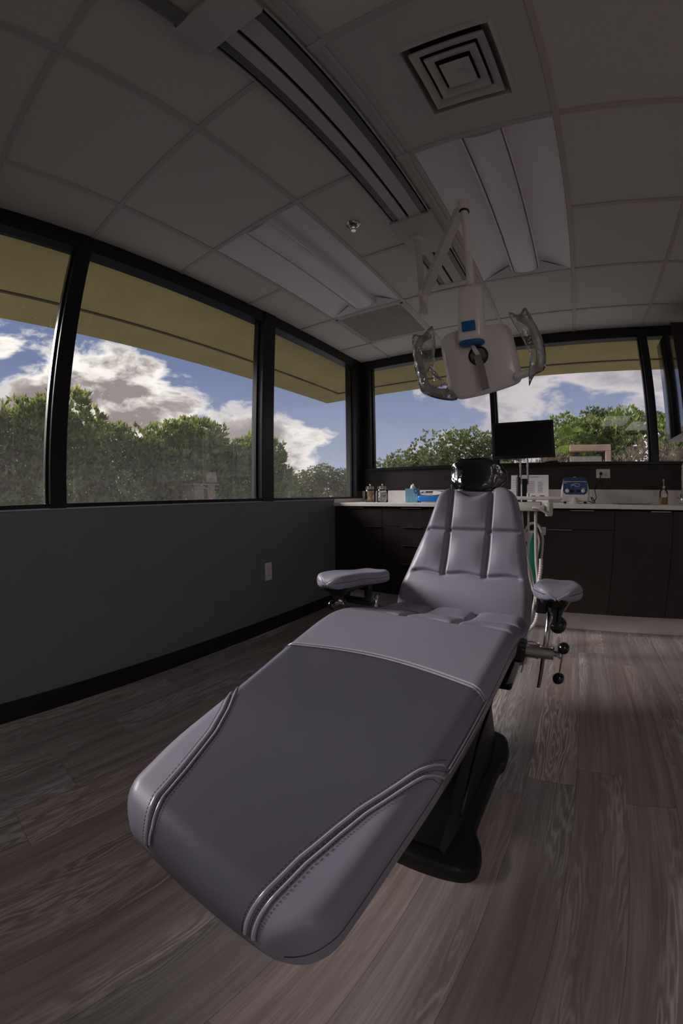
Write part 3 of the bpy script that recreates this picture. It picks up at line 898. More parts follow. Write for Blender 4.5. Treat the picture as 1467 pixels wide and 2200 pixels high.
# plastic edges running down the sides between top seam and side seams
bm = B()
def sheet_edge(w_, l0, l1, d0=.0, d1=.0):
    return [seat.side(l0+(l1-l0)*k/14, w_, .030+(d0+(d1-d0)*k/14), .004) for k in range(15)]
for w_, l0, l1 in ((-1, .58, .83), (1, .60, .845)):
    tube(bm, sheet_edge(w_, l0, l1), .0026, 6)
    tube(bm, sheet_edge(w_, l0, l1, .012, .02), .0016, 6)
obj('plastic_hem', bm, 'vinyl_l', chair, smooth=True)

# head rest, its plastic wrap and bracket
HR = Vector((-.428, 1.905, 1.118))
def shape_ball(bm, c, sx, sy, sz, fn, seg=36, tilt=0.):
    rr = bmesh.ops.create_uvsphere(bm, u_segments=seg, v_segments=seg//2, radius=1)
    rot = Matrix.Rotation(tilt, 3, 'X')
    for v in rr['verts']:
        p = v.co.copy(); q = fn(p) if fn else p
        v.co = rot @ Vector((q.x*sx, q.y*sy, q.z*sz)) + c
def hr_fn(p):
    e = .62
    f = lambda a: math.copysign(abs(a)**e, a)
    q = Vector((f(p.x), f(p.y), f(p.z)))
    q.x *= 1+.10*q.z; q.y += -.25*q.z*q.z + .5*q.x*q.x*.6
    n_ = max(abs(p.x)**2+abs(p.z)**2, .01)**.5
    lim = (abs(q.x)**2.6+abs(q.z)**2.6)**(1/2.6)
    if lim > 1: q.x /= lim; q.z /= lim
    return q
bm = B(); shape_ball(bm, HR, .119, .036, .078, hr_fn, 44, R(-14)); obj('headrest', bm, 'vinyl_d', chair, smooth=True)
def bag_fn(p):
    q = hr_fn(p); nz = noise.noise(Vector((p.x*2.3, p.y*2, p.z*2.6))*1.3)
    q = q*(1.07+.10*nz)
    q.x += .30*max(0, p.x)**4*(1-abs(p.z+.05))
    return q
bm = B(); shape_ball(bm, HR, .122, .043, .081, bag_fn, 64, R(-14)); w_o = obj('headrest_wrap', bm, 'film', chair, smooth=True)
w_o['label'] = 'clear crinkled plastic wrap on the head rest'
bm = B(); prism(bm, [(-.520, 1.895, 1.048), (-.500, 1.895, 1.020), (-.43, 1.893, 1.004), (-.372, 1.895, 1.012), (-.340, 1.895, 1.040), (-.36, 1.9, 1.07), (-.50, 1.9, 1.07)], (0, .012, .004), bev=.003)
obj('headrest_bracket', bm, 'white', chair, angle=40)
bm = B(); box(bm, -.392, -.366, 1.885, 1.90, 1.008, 1.042, .003); box(bm, -.47, -.39, 1.905, 1.93, .90, 1.06, .004); obj('bracket_clip', bm, 'black', chair)
bm = B(); cyl(bm, (-.553, 1.90, 1.025), (-.555, 1.90, 1.075), .0022, 8); obj('release_rod', bm, 'steel', chair)

# arm rests with their brackets
def armrest(xc, zt, xs, wlabel, y1, drop, th):
    w2, y0 = .083, 1.185
    z1 = zt-drop
    t = Cushion(y0, y1, lambda l: Vector((0, l, zt+(z1-zt)*(l-y0)/(y1-y0)+.006*math.sin((l-y0)/(y1-y0)*6.0))), lambda l: Vector((0, 0, 1)),
                lambda l: xc-w2, lambda l: xc+w2, th, .026, .018, (.034, .022, .080), (.03, .02, .075), lambda x, l: -.005*g((x-xc-.01*xs), .05))
    o = obj('armrest_pad', t.mesh(40, 24), 'vinyl', chair, smooth=True)
    if wlabel: o['label'] = wlabel
    bm = B(); tube(bm, [t.side(l, -1, .028, -.0004) for l in t.rows(30) if y0+.006 < l < y1-.006], .0012, 6); tube(bm, [t.side(l, 1, .028, -.0004) for l in t.rows(30) if y0+.006 < l < y1-.006], .0012, 6)
    obj('pad_seam', bm, 'thread', o, smooth=True)
    return t
armrest(-.850, .704, -1, None, 1.655, .045, .056)
armrest(.002, .742, 1, None, 1.540, .040, .048)
# right bracket: funnel, ball, rod, clamp, lever
bm = B()
sec = [(.7000, .055, .10, -.005), (.685, .050, .095, -.004), (.665, .038, .060, .0), (.645, .024, .036, .004), (.628, .015, .020, .008)]
rings = []
for z, hw, hd, cx in sec:
    rings.append([bm.verts.new((cx+hw*math.copysign(abs(math.cos(a))**.7, math.cos(a)), 1.262+hd*.8*math.copysign(abs(math.sin(a))**.7, math.sin(a)), z)) for a in [2*math.pi*k/24 for k in range(24)]])
for A, Bq in zip(rings, rings[1:]):
    for k in range(24): bm.faces.new((A[k], A[(k+1) % 24], Bq[(k+1) % 24], Bq[k]))
bm.faces.new(rings[0]); bm.faces.new(rings[-1])
obj('armrest_bracket', bm, 'blackg', chair, angle=50)
bm = B(); box(bm, -.066, -.026, 1.245, 1.30, .636, .702, .008); box(bm, -.006, .006, 1.21, 1.222, .615, .68, .002); box(bm, .012, .022, 1.21, 1.222, .615, .68, .002); obj('bracket_block', bm, 'black', chair)
bm = B(); ball(bm, (.014, 1.235, .608), .028, 28); obj('adjusting_knob', bm, 'blackg', chair, smooth=True)
bm = B(); cyl(bm, (-.0195, 1.29, .655), (-.025, 1.29, .352), .0075, 16); cyl(bm, (-.010, 1.31, .66), (-.016, 1.31, .50), .004, 12); obj('support_rod', bm, 'chrome', chair, smooth=True)
bm = B(); cyl(bm, (-.095, 1.29, .487), (-.048, 1.29, .487), .0245, 24); cyl(bm, (-.040, 1.29, .486), (.012, 1.29, .486), .0225, 24)
cyl(bm, (-.050, 1.29, .487), (-.039, 1.29, .487), .026, 24); cyl(bm, (.012, 1.29, .486), (.033, 1.29, .486), .010, 16)
tube(bm, spline([(-.085, 1.285, .512), (-.078, 1.285, .522), (-.045, 1.285, .520), (-.038, 1.285, .508), (.0, 1.285, .508), (.008, 1.285, .503)], 4), .003, 6)
obj('clamp', bm, 'steel', chair, angle=35)
bm = B(); cyl(bm, (.041, 1.25, .520), (.0395, 1.25, .416), .003, 10); cyl(bm, (.025, 1.27, .486), (.042, 1.25, .486), .004, 10); obj('clamp_lever', bm, 'steel', chair)
for c_ in ((.041, 1.25, .524), (.039, 1.25, .414)):
    bm = B(); ball(bm, c_, .0205, 24); obj('lever_knob', bm, 'blackg', chair, smooth=True)
bm = B(); box(bm, -.20, -.085, 1.24, 1.34, .455, .515, .012); cyl(bm, (-.12, 1.29, .487), (-.09, 1.29, .487), .030, 20); obj('arm_mount', bm, 'black', chair)
bm = B(); box(bm, -.092, -.086, 1.285, 1.297, .40, .455, .002, rot=Matrix.Rotation(R(8), 3, 'Y')); obj('release_tab', bm, 'chrome', chair)
# left bracket
bm = B(); box(bm, -.905, -.775, 1.215, 1.50, .628, .650, .006)
prism(bm, [(-.88, 1.225, .640), (-.79, 1.225, .640), (-.800, 1.235, .590), (-.815, 1.24, .565), (-.835, 1.24, .575)], (0, .055, 0), bev=.004)
obj('armrest_bracket', bm, 'black', chair, angle=40)
bm = B(); ball(bm, (-.848, 1.225, .572), .020, 24); obj('adjusting_knob', bm, 'blackg', chair, smooth=True)
bm = B(); cyl(bm, (-.832, 1.225, .578), (-.795, 1.235, .588), .008, 12); obj('knob_stem', bm, 'chrome', chair)
bm = B(); box(bm, -.822, -.690, 1.27, 1.31, .578, .600, .006); box(bm, -.80, -.775, 1.40, 1.44, .56, .64, .006); obj('armrest_link', bm, 'black', chair)
bm = B(); cyl(bm, (-.762, 1.45, .575), (-.770, 1.45, .46), .0085, 14); cyl(bm, (-.77, 1.45, .462), (-.66, 1.42, .45), .010, 12); obj('support_rod', bm, 'chrome', chair, smooth=True)
bm = B()
for c_ in ((-.745, 1.2, .640), (-.60, 1.3, .6)): pass
ball(bm, (-.800, 1.225, .641), .004, 10); ball(bm, (-.775, 1.40, .638), .004, 10); obj('bracket_screws', bm, 'chrome', chair)

# black base: floor plate with lobed feet, sloping body, upper frame
def plan(pts, n=6): return spline([(x, y, 0) for x, y in pts], n, True)
bm = B()
half = [(.0, .700), (.22, .690), (.335, .700), (.372, .735), (.360, .80), (.325, .87), (.318, 1.0), (.322, 1.18), (.336, 1.24), (.330, 1.33), (.27, 1.42), (.0, 1.46)]
XB = -.425
outl = [(XB+a, b) for a, b in half]+[(XB-a, b) for a, b in reversed(half[1:-1])]
P0 = plan(outl)
lv = [(0., 1.0), (.030, 1.0), (.046, .985), (.054, .95)]
rings = [[bm.verts.new((XB+(p.x-XB)*s_, 1.07+(p.y-1.07)*s_, z)) for p in P0] for z, s_ in lv]
m_ = len(P0)
for A, Bq in zip(rings, rings[1:]):
    for k_ in range(m_): bm.faces.new((A[k_], A[(k_+1) % m_], Bq[(k_+1) % m_], Bq[k_]))
bm.faces.new(rings[0]); bm.faces.new(rings[-1])
obj('base_plate', bm, 'chassis', chair, angle=40)
bm = B()
def bsec(y, hw, zt, hwt): return [(XB-hw, y, .05), (XB-hwt, y, zt), (XB+hwt, y, zt), (XB+hw, y, .05)]
secs = [bsec(.74, .27, .070, .25), bsec(.84, .275, .105, .235), bsec(.90, .275, .17, .225), bsec(1.06, .28, .255, .218), bsec(1.20, .285, .29, .22), bsec(1.34, .27, .29, .215), bsec(1.39, .25, .25, .20)]
rings = [[bm.verts.new(p) for p in s_] for s_ in secs]
for A, Bq in zip(rings, rings[1:]):
    for k_ in range(4): bm.faces.new((A[k_], A[(k_+1) % 4], Bq[(k_+1) % 4], Bq[k_]))
bm.faces.new(rings[0]); bm.faces.new(rings[-1])
bmesh.ops.bevel(bm, geom=[e for e in bm.edges if len(e.link_faces) == 2 and e.calc_face_angle(0) > .5], offset=.012, segments=3, affect='EDGES')
obj('base_cover', bm, 'chassis', chair, angle=50)
bm = B(); box(bm, XB-.12, XB+.12, .88, 1.10, .17, .30, .02, rot=Matrix.Rotation(R(24), 3, 'X')); obj('pump_cover', bm, 'black', chair, angle=40)
bm = B(); tube(bm, spline([(XB+.268, .86, .10), (XB+.262, .92, .165), (XB+.248, 1.06, .235), (XB+.243, 1.22, .272), (XB+.235, 1.34, .280)], 5), .006, 8); obj('cover_ridge', bm, 'black', chair, smooth=True)
bm = B(); box(bm, XB-.10, XB+.10, 1.00, 1.36, .26, .43, .02); prism(bm, [(XB-.06, .95, .16), (XB-.06, 1.05, .12), (XB-.06, 1.35, .40), (XB-.06, 1.22, .43)], (.12, 0, 0), bev=.006)
obj('lift_arm', bm, 'chassis', chair, angle=40)
bm = B(); box(bm, XB-.25, XB+.25, .80, 1.55, .415, .462, .010); box(bm, XB-.18, XB+.18, .30, .82, .375, .405, .008)
obj('seat_frame', bm, 'chassis', chair, angle=40)
bm = B(); prism(bm, [(XB+.25, 1.30, .345), (XB+.25, 1.50, .345), (XB+.25, 1.52, .42), (XB+.25, 1.10, .44)], (.055, 0, 0), bev=.008)
prism(bm, [(XB+.275, 1.38, .40), (XB+.275, 1.50, .335), (XB+.275, 1.525, .345), (XB+.275, 1.50, .425)], (.036, 0, 0), bev=.006)
obj('side_cover', bm, 'chassis', chair, angle=40)
bm = B(); box(bm, XB+.16, XB+.30, 1.34, 1.60, .290, .335, .010); obj('foot_link', bm, 'black', chair)
bm = B(); lathe(bm, [(0, .0), (.008, .0), (.006, .003), (0, .004)], (XB+.12, .735, .066)); obj('base_screw', bm, 'chrome', chair)

# ================================================================== OPERATING LIGHT on its ceiling post
lamp = thing('operating_light', 'ivory dental operating light hanging on a folding arm from the ceiling track', 'dental light', (-.60, 1.70, HC-.034))
bm = B(); lathe(bm, [(0, 0), (.034, 0), (.034, -.008), (.022, -.014), (.020, -.03), (.0175, -.03), (.0175, -.455), (.021, -.458), (.022, -.475), (.019, -.488), (0, -.489)], (-.600, 1.700, HC-.032)); ball(bm, (-.628, 1.69, HC-.048), .012, 14)
obj('ceiling_post', bm, 'enamel_c', lamp, angle=40)
A0, A1 = Vector((-.572, 1.665, 2.045)), Vector((-.292, 1.425, 2.285))
bm = B()
dv = (A1-A0).normalized(); sd = dv.cross(Vector((0, 0, 1))).normalized(); up_ = sd.cross(dv)
sec = [(-.020, -.020), (-.022, .012), (-.010, .022), (.010, .022), (.022, .012), (.020, -.020)]
def arm_ring(p, s_): return [bm.verts.new(p+sd*a*s_+up_*b*s_) for a, b in sec]
rs = [arm_ring(A0-dv*.02, .8), arm_ring(A0, 1.05), arm_ring(A0.lerp(A1, .5), 1.0), arm_ring(A1, .95), arm_ring(A1+dv*.012, .7)]
for A, Bq in zip(rs, rs[1:]):
    for k_ in range(6): bm.faces.new((A[k_], A[(k_+1) % 6], Bq[(k_+1) % 6], Bq[k_]))
bm.faces.new(rs[0]); bm.faces.new(rs[-1])
obj('upper_arm', bm, 'enamel_c', lamp, angle=30)
bm = B(); cyl(bm, A0-dv*.012-sd*.026, A0-dv*.012+sd*.026, .020, 20); cyl(bm, (-.578, 1.672, 1.985), (-.575, 1.668, 2.05), .014, 16); obj('arm_pivot', bm, 'enamel', lamp, angle=40)
bm = B(); tube(bm, spline([A0.lerp(A1, .08)+up_*.024, A0.lerp(A1, .4)+up_*.029+sd*.003, A0.lerp(A1, .92)+up_*.024], 6), .0025, 6); obj('arm_cable', bm, 'white', lamp, smooth=True)
K = Vector((-.268, 1.418, 2.285))
bm = B(); lathe(bm, [(0, .052), (.018, .052), (.024, .044), (.026, .0), (.024, -.012), (0, -.012)], K); cyl(bm, K-dv*.03+Vector((0, 0, -.004)), K, .020, 16); obj('elbow_cap', bm, 'enamel', lamp, angle=40)
bm = B(); lathe(bm, [(0, -.012), (.023, -.012), (.023, -.019), (0, -.019)], K); obj('elbow_ring', bm, 'black', lamp)
H0 = Vector((-.288, 1.420, 1.866))
bm = B(); cyl(bm, K+Vector((0, 0, -.018)), H0, .0165, 20); lathe(bm, [(.0, .01), (.020, .01), (.026, 0), (0, 0)], H0); obj('drop_tube', bm, 'enamel', lamp, angle=50)
H1 = Vector((-.308, 1.425, 1.625))
bm = B(); ax = (H1-H0).normalized(); a_, b_ = Vector((1, 0, 0)), Vector((0, 1, 0)); rings = []
for u, hw in ((0, .030), (.02, .044), (.06, .050), (.5, .0535), (.94, .0555), (.985, .054), (1, .050)):
    rings.append([bm.verts.new(H0.lerp(H1, u)+a_*hw*math.copysign(abs(math.cos(q))**.55, math.cos(q))+b_*.036*(hw/.055)*math.copysign(abs(math.sin(q))**.8, math.sin(q))) for q in [2*math.pi*k_/40 for k_ in range(40)]])
for A, Bq in zip(rings, rings[1:]):
    for k_ in range(40): bm.faces.new((A[k_], A[(k_+1) % 40], Bq[(k_+1) % 40], Bq[k_]))
bm.faces.new(rings[0]); bm.faces.new(rings[-1])
obj('joint_housing', bm, 'enamel', lamp, angle=50)
bm = B(); rings = []
for dz_, hw in ((0, .051), (-.004, .053), (-.010, .050), (-.016, .040)):
    rings.append([bm.verts.new(H1+Vector((0, 0, dz_-.001))+a_*hw*math.copysign(abs(math.cos(q))**.6, math.cos(q))+b_*.034*(hw/.055)*math.sin(q)) for q in [2*math.pi*k_/32 for k_ in range(32)]])
for A, Bq in zip(rings, rings[1:]):
    for k_ in range(32): bm.faces.new((A[k_], A[(k_+1) % 32], Bq[(k_+1) % 32], Bq[k_]))
bm.faces.new(rings[0]); bm.faces.new(rings[-1])
obj('bottom_cap', bm, 'blue', lamp, smooth=True)
bm = B(); box(bm, -.334, -.279, 1.380, 1.390, 1.657, 1.700, .004); 
for v in bm.verts: pass
o = obj('touch_button', bm, 'blue', lamp, angle=60)
# lamp head: shell seen from behind
SH = [(-.450, 1.626), (-.446, 1.668), (-.420, 1.696), (-.355, 1.706), (-.212, 1.706), (-.172, 1.698), (-.152, 1.669), (-.140, 1.589), (-.130, 1.505), (-.132, 1.468), (-.162, 1.448), (-.253, 1.426), (-.346, 1.412), (-.399, 1.414), (-.424, 1.450), (-.438, 1.532)]
sh = spline([(x, 0, z) for x, z in SH], 5, True); cxs = sum(p.x for p in sh)/len(sh); czs = sum(p.z for p in sh)/len(sh)
bm = B(); rings = []
YH = 1.455
for s_, yy in ((.0, -.022), (.35, -.021), (.62, -.017), (.82, -.010), (.94, -.002), (.99, .010), (1.0, .022), (.99, .040), (.93, .050)):
    if s_ == 0: rings.append([bm.verts.new((cxs, YH+yy, czs))]); continue
    rings.append([bm.verts.new((cxs+(p.x-cxs)*s_, YH+yy, czs+(p.z-czs)*s_)) for p in sh])
n_ = len(sh)
for k_ in range(n_): bm.faces.new((rings[0][0], rings[1][k_], rings[1][(k_+1) % n_]))
for A, Bq in zip(rings[1:], rings[2:]):
    for k_ in range(n_): bm.faces.new((A[k_], A[(k_+1) % n_], Bq[(k_+1) % n_], Bq[k_]))
obj('lamp_shell', bm, 'enamel', lamp, angle=50)
bm = B(); prism(bm, [(cxs+(p.x-cxs)*.93, YH+.046, czs+(p.z-czs)*.93) for p in sh], (0, .006, 0)); obj('lens_cover', bm, 'lens', lamp)
J = Vector((-.287, YH-.020, 1.566))
bm = B(); lathe(bm, [(.040, 0), (.040, .006), (.034, .007), (.033, .001), (0, .001)], J, (0, -1, 0), 32); obj('joint_collar', bm, 'black', lamp, angle=40)
bm = B(); lathe(bm, [(0, .012), (.030, .010), (.032, .002)], J, (0, -1, 0), 24)
obj('joint_disc', bm, 'channel', lamp, angle=40)
bm = B()
for a in (-.020, .020): ball(bm, J+Vector((a, -.012, -.020)), .0045, 10)
obj('joint_screws', bm, 'black', lamp)
bm = B(); cyl(bm, H1+Vector((.0, 0, -.012)), J+Vector((.002, -.020, -.004)), .0095, 14); obj('neck_rod', bm, 'white', lamp, smooth=True)
bm = B(); prism(bm, [(-.300, YH-.028, 1.558), (-.272, YH-.028, 1.560), (-.250, YH-.030, 1.425), (-.279, YH-.026, 1.420)], (0, -.022, 0), bev=.004); obj('yoke_bracket', bm, 'taupe', lamp, angle=30)
def handle(pts):
    p = spline(pts, 8); n_ = len(p); r_ = [.0135+.004*math.sin(math.pi*k_/n_) for k_ in range(n_)]; r_[-1] = .006; r_[0] = .018
    bm = B(); tube(bm, p, r_, 14); o = obj('handle', bm, 'enamel_c', lamp, smooth=True); return p
hl = handle([(-.405, 1.45, 1.438), (-.455, 1.42, 1.432), (-.500, 1.400, 1.458), (-.520, 1.395, 1.530), (-.529, 1.395, 1.606), (-.512, 1.395, 1.655), (-.468, 1.40, 1.676)])
hr_ = handle([(-.150, 1.455, 1.470), (-.100, 1.435, 1.478), (-.058, 1.42, 1.492), (-.046, 1.42, 1.540), (-.054, 1.42, 1.602), (-.073, 1.42, 1.664), (-.118, 1.42, 1.705)])
def bag(outline, seed, label, inner):
    """a clear sleeve over a handle: two crinkled sheets joined at their rim"""
    bm = B(); cx_ = sum(p[0] for p in outline)/len(outline); cz_ = sum(p[1] for p in outline)/len(outline)
    ol = spline([(x, 0, z) for x, z in outline], 5, True); N_ = len(ol); rings = []
    for sgn in (-1, 1):
        prev = None
        for s_, dpt in ((1., .0), (.9, .020), (.7, .028), (.4, .030), (.15, .028)):
            rg = []
            for p in ol:
                x = cx_+(p.x-cx_)*s_; z = cz_+(p.z-cz_)*s_
                nz = noise.noise(Vector((x*38+seed, z*30, sgn*3)))*.010
                rg.append(bm.verts.new((x, inner+sgn*(dpt+nz*(s_ < 1)), z)))
            if prev:
                for k_ in range(N_): bm.faces.new((prev[k_], prev[(k_+1) % N_], rg[(k_+1) % N_], rg[k_]))
            prev = rg
        bm.faces.new(prev)
    bmesh.ops.remove_doubles(bm, verts=bm.verts[:], dist=.0002)
    o = obj('handle_sleeve', bm, 'bag', lamp, smooth=True); o['label'] = label
bag([(-.548, 1.690), (-.505, 1.684), (-.458, 1.712), (-.462, 1.600), (-.468, 1.500), (-.425, 1.460), (-.375, 1.400), (-.395, 1.385), (-.470, 1.405), (-.525, 1.440), (-.545, 1.53), (-.552, 1.62)], 3.1, 'crinkled clear sleeve on the left handle', 1.40)
bag([(-.150, 1.722), (-.110, 1.712), (-.083, 1.738), (-.060, 1.690), (-.034, 1.610), (-.026, 1.530), (-.038, 1.478), (-.075, 1.460), (-.100, 1.420), (-.092, 1.470), (-.078, 1.515), (-.105, 1.60)], 9.4, 'crinkled clear sleeve on the right handle', 1.42)

# ================================================================== CABINETS
def base_cabinet(x0, x1, fronts, label, grp='base cabinets under the counter'):
    """fronts: list of (kind, xa, xb, z0, z1, handle xa, handle xb or None)"""
    t = thing('base_cabinet', label, 'cabinet', ((x0+x1)/2, 3.13, 0.161), grp)
    bm = B(); box(bm, x0+.001, x1-.001, 2.893, 3.385, .161, .922); obj('body', bm, 'gap', t)
    for kind, xa, xb, z0, z1, ha, hb in fronts:
        bm = B(); box(bm, xa+.0018, xb-.0018, 2.872, 2.892, z0+.0018, z1-.0018, .001)
        f = obj(kind, bm, 'lam', t)
        if ha is not None:
            bm = B(); box(bm, ha, hb, 2.860, 2.874, z1-.0035, z1-.0015); box(bm, ha, hb, 2.860, 2.8615, z1-.006, z1-.0016); obj('handle', bm, 'steel', f)
    return t
base_cabinet(-1.945, -1.456, [('drawer', -1.945, -1.456, .754, .915, -1.80, -1.63), ('door', -1.945, -1.456, .163, .754, -1.63, -1.462)], 'dark cabinet with drawer over door at the left wall end of the counter')
base_cabinet(-1.456, -.900, [('drawer', -1.456, -.900, .756, .915, -1.27, -1.09), ('drawer', -1.456, -.900, .602, .756, -1.27, -1.09), ('drawer', -1.456, -.900, .446, .602, -1.27, -1.09), ('drawer', -1.456, -.900, .163, .446, -1.27, -1.09)], 'dark stack of four drawers left of the chair back')
base_cabinet(-.900, -.300, [('door', -.900, -.300, .163, .915, -.70, -.50)], 'dark cabinet mostly hidden behind the chair back')
base_cabinet(-.300, .393, [('drawer', -.300, .393, .775, .915, .068, .238), ('door', -.300, .393, .163, .775, -.095, .083)], 'dark cabinet with drawer over door under the blue-lidded centrifuge')
base_cabinet(.393, .820, [('door', .393, .820, .163, .915, .655, .800)], 'dark single tall door cabinet under the soap bottle')
base_cabinet(.820, 1.420, [('door', .820, 1.420, .163, .915, 1.20, 1.35)], 'dark cabinet at the right edge of the picture')

ct = thing('countertop', 'long pale worktop with low splashback under the back windows', 'countertop', (.2, 3.1, .925))
bm = B()
SX0, SX1, SY0, SY1 = .43, .735, 2.96, 3.27
box(bm, XL, SX0, 2.85, 3.387, .925, .955, .003); box(bm, SX1, XR, 2.85, 3.387, .925, .955, .003)
box(bm, SX0, SX1, 2.85, SY0, .925, .955, .003); box(bm, SX0, SX1, SY1, 3.387, .925, .955, .003)
obj('worktop', bm, 'counter', ct)
bm = B(); box(bm, XL+.012, XR, 3.375, 3.387, .955, 1.067, .002); obj('splashback', bm, 'counter', ct)
bm = B(); box(bm, XL, XL+.014, 2.852, 3.375, .955, .990, .002); obj('side_splash', bm, 'counter', ct)
t = thing('sink', 'small undermounted steel sink in the pale worktop', 'sink', (.58, 3.115, .80))
bm = B(); prof = [(SX0, SY0), (SX1, SY0), (SX1, SY1), (SX0, SY1)]
a = [bm.verts.new((x, y, .926)) for x, y in prof]; b = [bm.verts.new((x+(.582-x)*.12, y+(3.115-y)*.12, .79)) for x, y in prof]
for i in range(4): bm.faces.new((a[i], a[(i+1) % 4], b[(i+1) % 4], b[i]))
bm.faces.new(b); obj('basin', bm, 'steel', t)
bm = B(); lathe(bm, [(0, .004), (.03, .003), (.036, 0)], (.582, 3.115, .790)); obj('drain', bm, 'chrome', t)
bm = B(); box(bm, SX0-.004, SX1+.004, SY1-.003, SY1, .955, .9575); box(bm, SX0-.004, SX1+.004, SY0, SY0+.003, .955, .9575); obj('rim', bm, 'black', t)
t = thing('faucet', 'tall slim chrome faucet at the right edge of the counter', 'faucet', (1.000, 3.24, .955))
bm = B(); lathe(bm, [(.026, 0), (.026, .006), (.020, .010), (.020, .075), (.016, .08), (.0, .08)], (1.0, 3.24, .955)); obj('body', bm, 'chrome', t, angle=40)
bm = B(); tube(bm, spline([(1.0, 3.24, 1.02), (1.0, 3.24, 1.22), (1.02, 3.22, 1.27), (1.05, 3.18, 1.27), (1.06, 3.16, 1.22)], 6), .011, 12); obj('spout', bm, 'chrome', t, smooth=True)
bm = B(); cyl(bm, (.982, 3.24, .995), (.955, 3.24, 1.01), .006, 10); obj('lever', bm, 'chrome', t)

# wall cabinet at the right
t = thing('wall_cabinet', 'glossy black wall cabinet hanging at the right edge by the back window', 'cabinet', (1.25, 3.13, 1.45))
WX0, WY0, WZ0, WZ1 = .925, 2.885, 1.462, 2.26
bm = B(); box(bm, WX0+.002, 1.75, WY0+.02, YB-.02, WZ0, WZ1, .001); obj('body', bm, 'lam', t)
bm = B(); box(bm, WX0-.004, WX0+.002, WY0, YB-.02, WZ0, WZ1, .001); obj('side_panel', bm, 'cab_gloss', t)
bm = B(); box(bm, WX0, 1.33, WY0-.001, WY0+.019, WZ0, WZ1, .001); obj('door', bm, 'lam', t)
bm = B(); box(bm, 1.335, 1.75, WY0-.001, WY0+.019, WZ0, WZ1, .001); obj('door', bm, 'lam', t)
bm = B(); box(bm, WX0-.004, 1.75, WY0, YB-.02, WZ0-.006, WZ0, .001); obj('underside', bm, 'counter', t)

# ================================================================== THINGS ON THE COUNTER
ZC = .955
def jar(x, y, label, fill):
    t = thing('glass_jar', label, 'jar', (x, y, ZC), 'lidded supply jars')
    bm = B(); lathe(bm, [(0, .003), (.048, .003), (.051, .008), (.051, .108), (.046, .118), (.044, .125)], (x, y, ZC), seg=32); obj('glass_body', bm, 'jar', t, smooth=True)
    bm = B(); lathe(bm, [(0, 0), (.049, 0), (.050, .004), (.048, .007), (0, .007)], (x, y, ZC), seg=32); obj('base', bm, 'jar', t, angle=40)
    bm = B(); lathe(bm, [(.046, .122), (.049, .124), (.049, .142), (.044, .146), (.040, .146), (.040, .150), (0, .152)], (x, y, ZC), seg=32); ld = obj('lid', bm, 'chrome', t, angle=40)
    bm = B(); lathe(bm, [(0, .151), (.006, .152), (.006, .160), (.010, .164), (.008, .170), (0, .171)], (x, y, ZC)); obj('knob', bm, 'chrome', ld, smooth=True)
    rnd = random.Random(5)
    bm = B()
    if fill == 'sticks':
        for i in range(46):
            a = rnd.uniform(0, 6.28); r0 = rnd.uniform(0, .036); a2 = a+rnd.uniform(2.2, 4.0); r1 = rnd.uniform(.015, .042)
            p = Vector((x+r0*math.cos(a), y+r0*math.sin(a), ZC+.009)); q = Vector((x+r1*math.cos(a2), y+r1*math.sin(a2), ZC+rnd.uniform(.092, .108)))
            tube(bm, [p, q], .0026, 5)
        o = obj('wooden_sticks', bm, 'wood', t)
    else:
        for i in range(38):
            a = rnd.uniform(0, 6.28); r0 = rnd.uniform(0, .033)
            rr = bmesh.ops.create_icosphere(bm, subdivisions=2, radius=rnd.uniform(.012, .016))
            c = Vector((x+r0*math.cos(a), y+r0*math.sin(a), ZC+rnd.uniform(.022, .085)))
            for v in rr['verts']: v.co = v.co*(1+.25*noise.noise(v.co*90+c*50)) + c
        o = obj('cotton_balls', bm, 'cotton', t, smooth=True)
    o['kind'] = 'stuff'
jar(-1.690, 3.10, 'lidded glass jar full of wooden sticks, nearest the corner window', 'sticks')
jar(-1.562, 3.10, 'lidded glass jar of white cotton beside the tissue box', 'cotton')

t = thing('tissue_box', 'light blue cube tissue box with a tissue standing out', 'tissue box', (-1.270, 3.11, ZC))
def rz(bm, c, a):
    rot = Matrix.Rotation(a, 3, 'Z'); c = Vector(c)
    for v in bm.verts: v.co = rot @ (v.co-c) + c
c = (-1.272, 3.125, ZC)
bm = B(); box(bm, c[0]-.056, c[0]+.056, c[1]-.056, c[1]+.056, ZC, ZC+.122, .0015); rz(bm, c, R(10)); obj('carton', bm, 'tissue_blue2', t)
bm = B(); box(bm, c[0]-.054, c[0]+.054, c[1]-.0575, c[1]-.0562, ZC+.003, ZC+.119); rz(bm, c, R(10)); obj('front_print', bm, 'tissue_blue', t)
bm = B(); prism(bm, [(c[0]+.022, c[1]-.0578, ZC+.121), (c[0]+.054, c[1]-.0578, ZC+.121), (c[0]+.054, c[1]-.0578, ZC+.082), (c[0]+.044, c[1]-.0578, ZC+.076), (c[0]+.030, c[1]-.0578, ZC+.082), (c[0]+.022, c[1]-.0578, ZC+.098)], (0, -.0008, 0))
for k_ in range(3): box(bm, c[0]+.030, c[0]+.048, c[1]-.0592, c[1]-.0586, ZC+.108-k_*.008, ZC+.111-k_*.008, 0, 1)
rz(bm, c, R(10)); obj('printed_badge', bm, ['blue', 'white'], t)
bm = B()
for j, (dx_, h_) in enumerate(((-.006, .040), (.004, .047), (.012, .030))):
    pr = [(c[0]+dx_-.018, c[1]-.004+j*.004, ZC+.121), (c[0]+dx_-.012, c[1]-.002+j*.004, ZC+.121+h_*.7), (c[0]+dx_-.002, c[1]+j*.004, ZC+.121+h_), (c[0]+dx_+.010, c[1]+.004+j*.004, ZC+.121+h_*.5), (c[0]+dx_+.016, c[1]+.002+j*.004, ZC+.121)]
    prism(bm, pr, (.002, .006, 0))
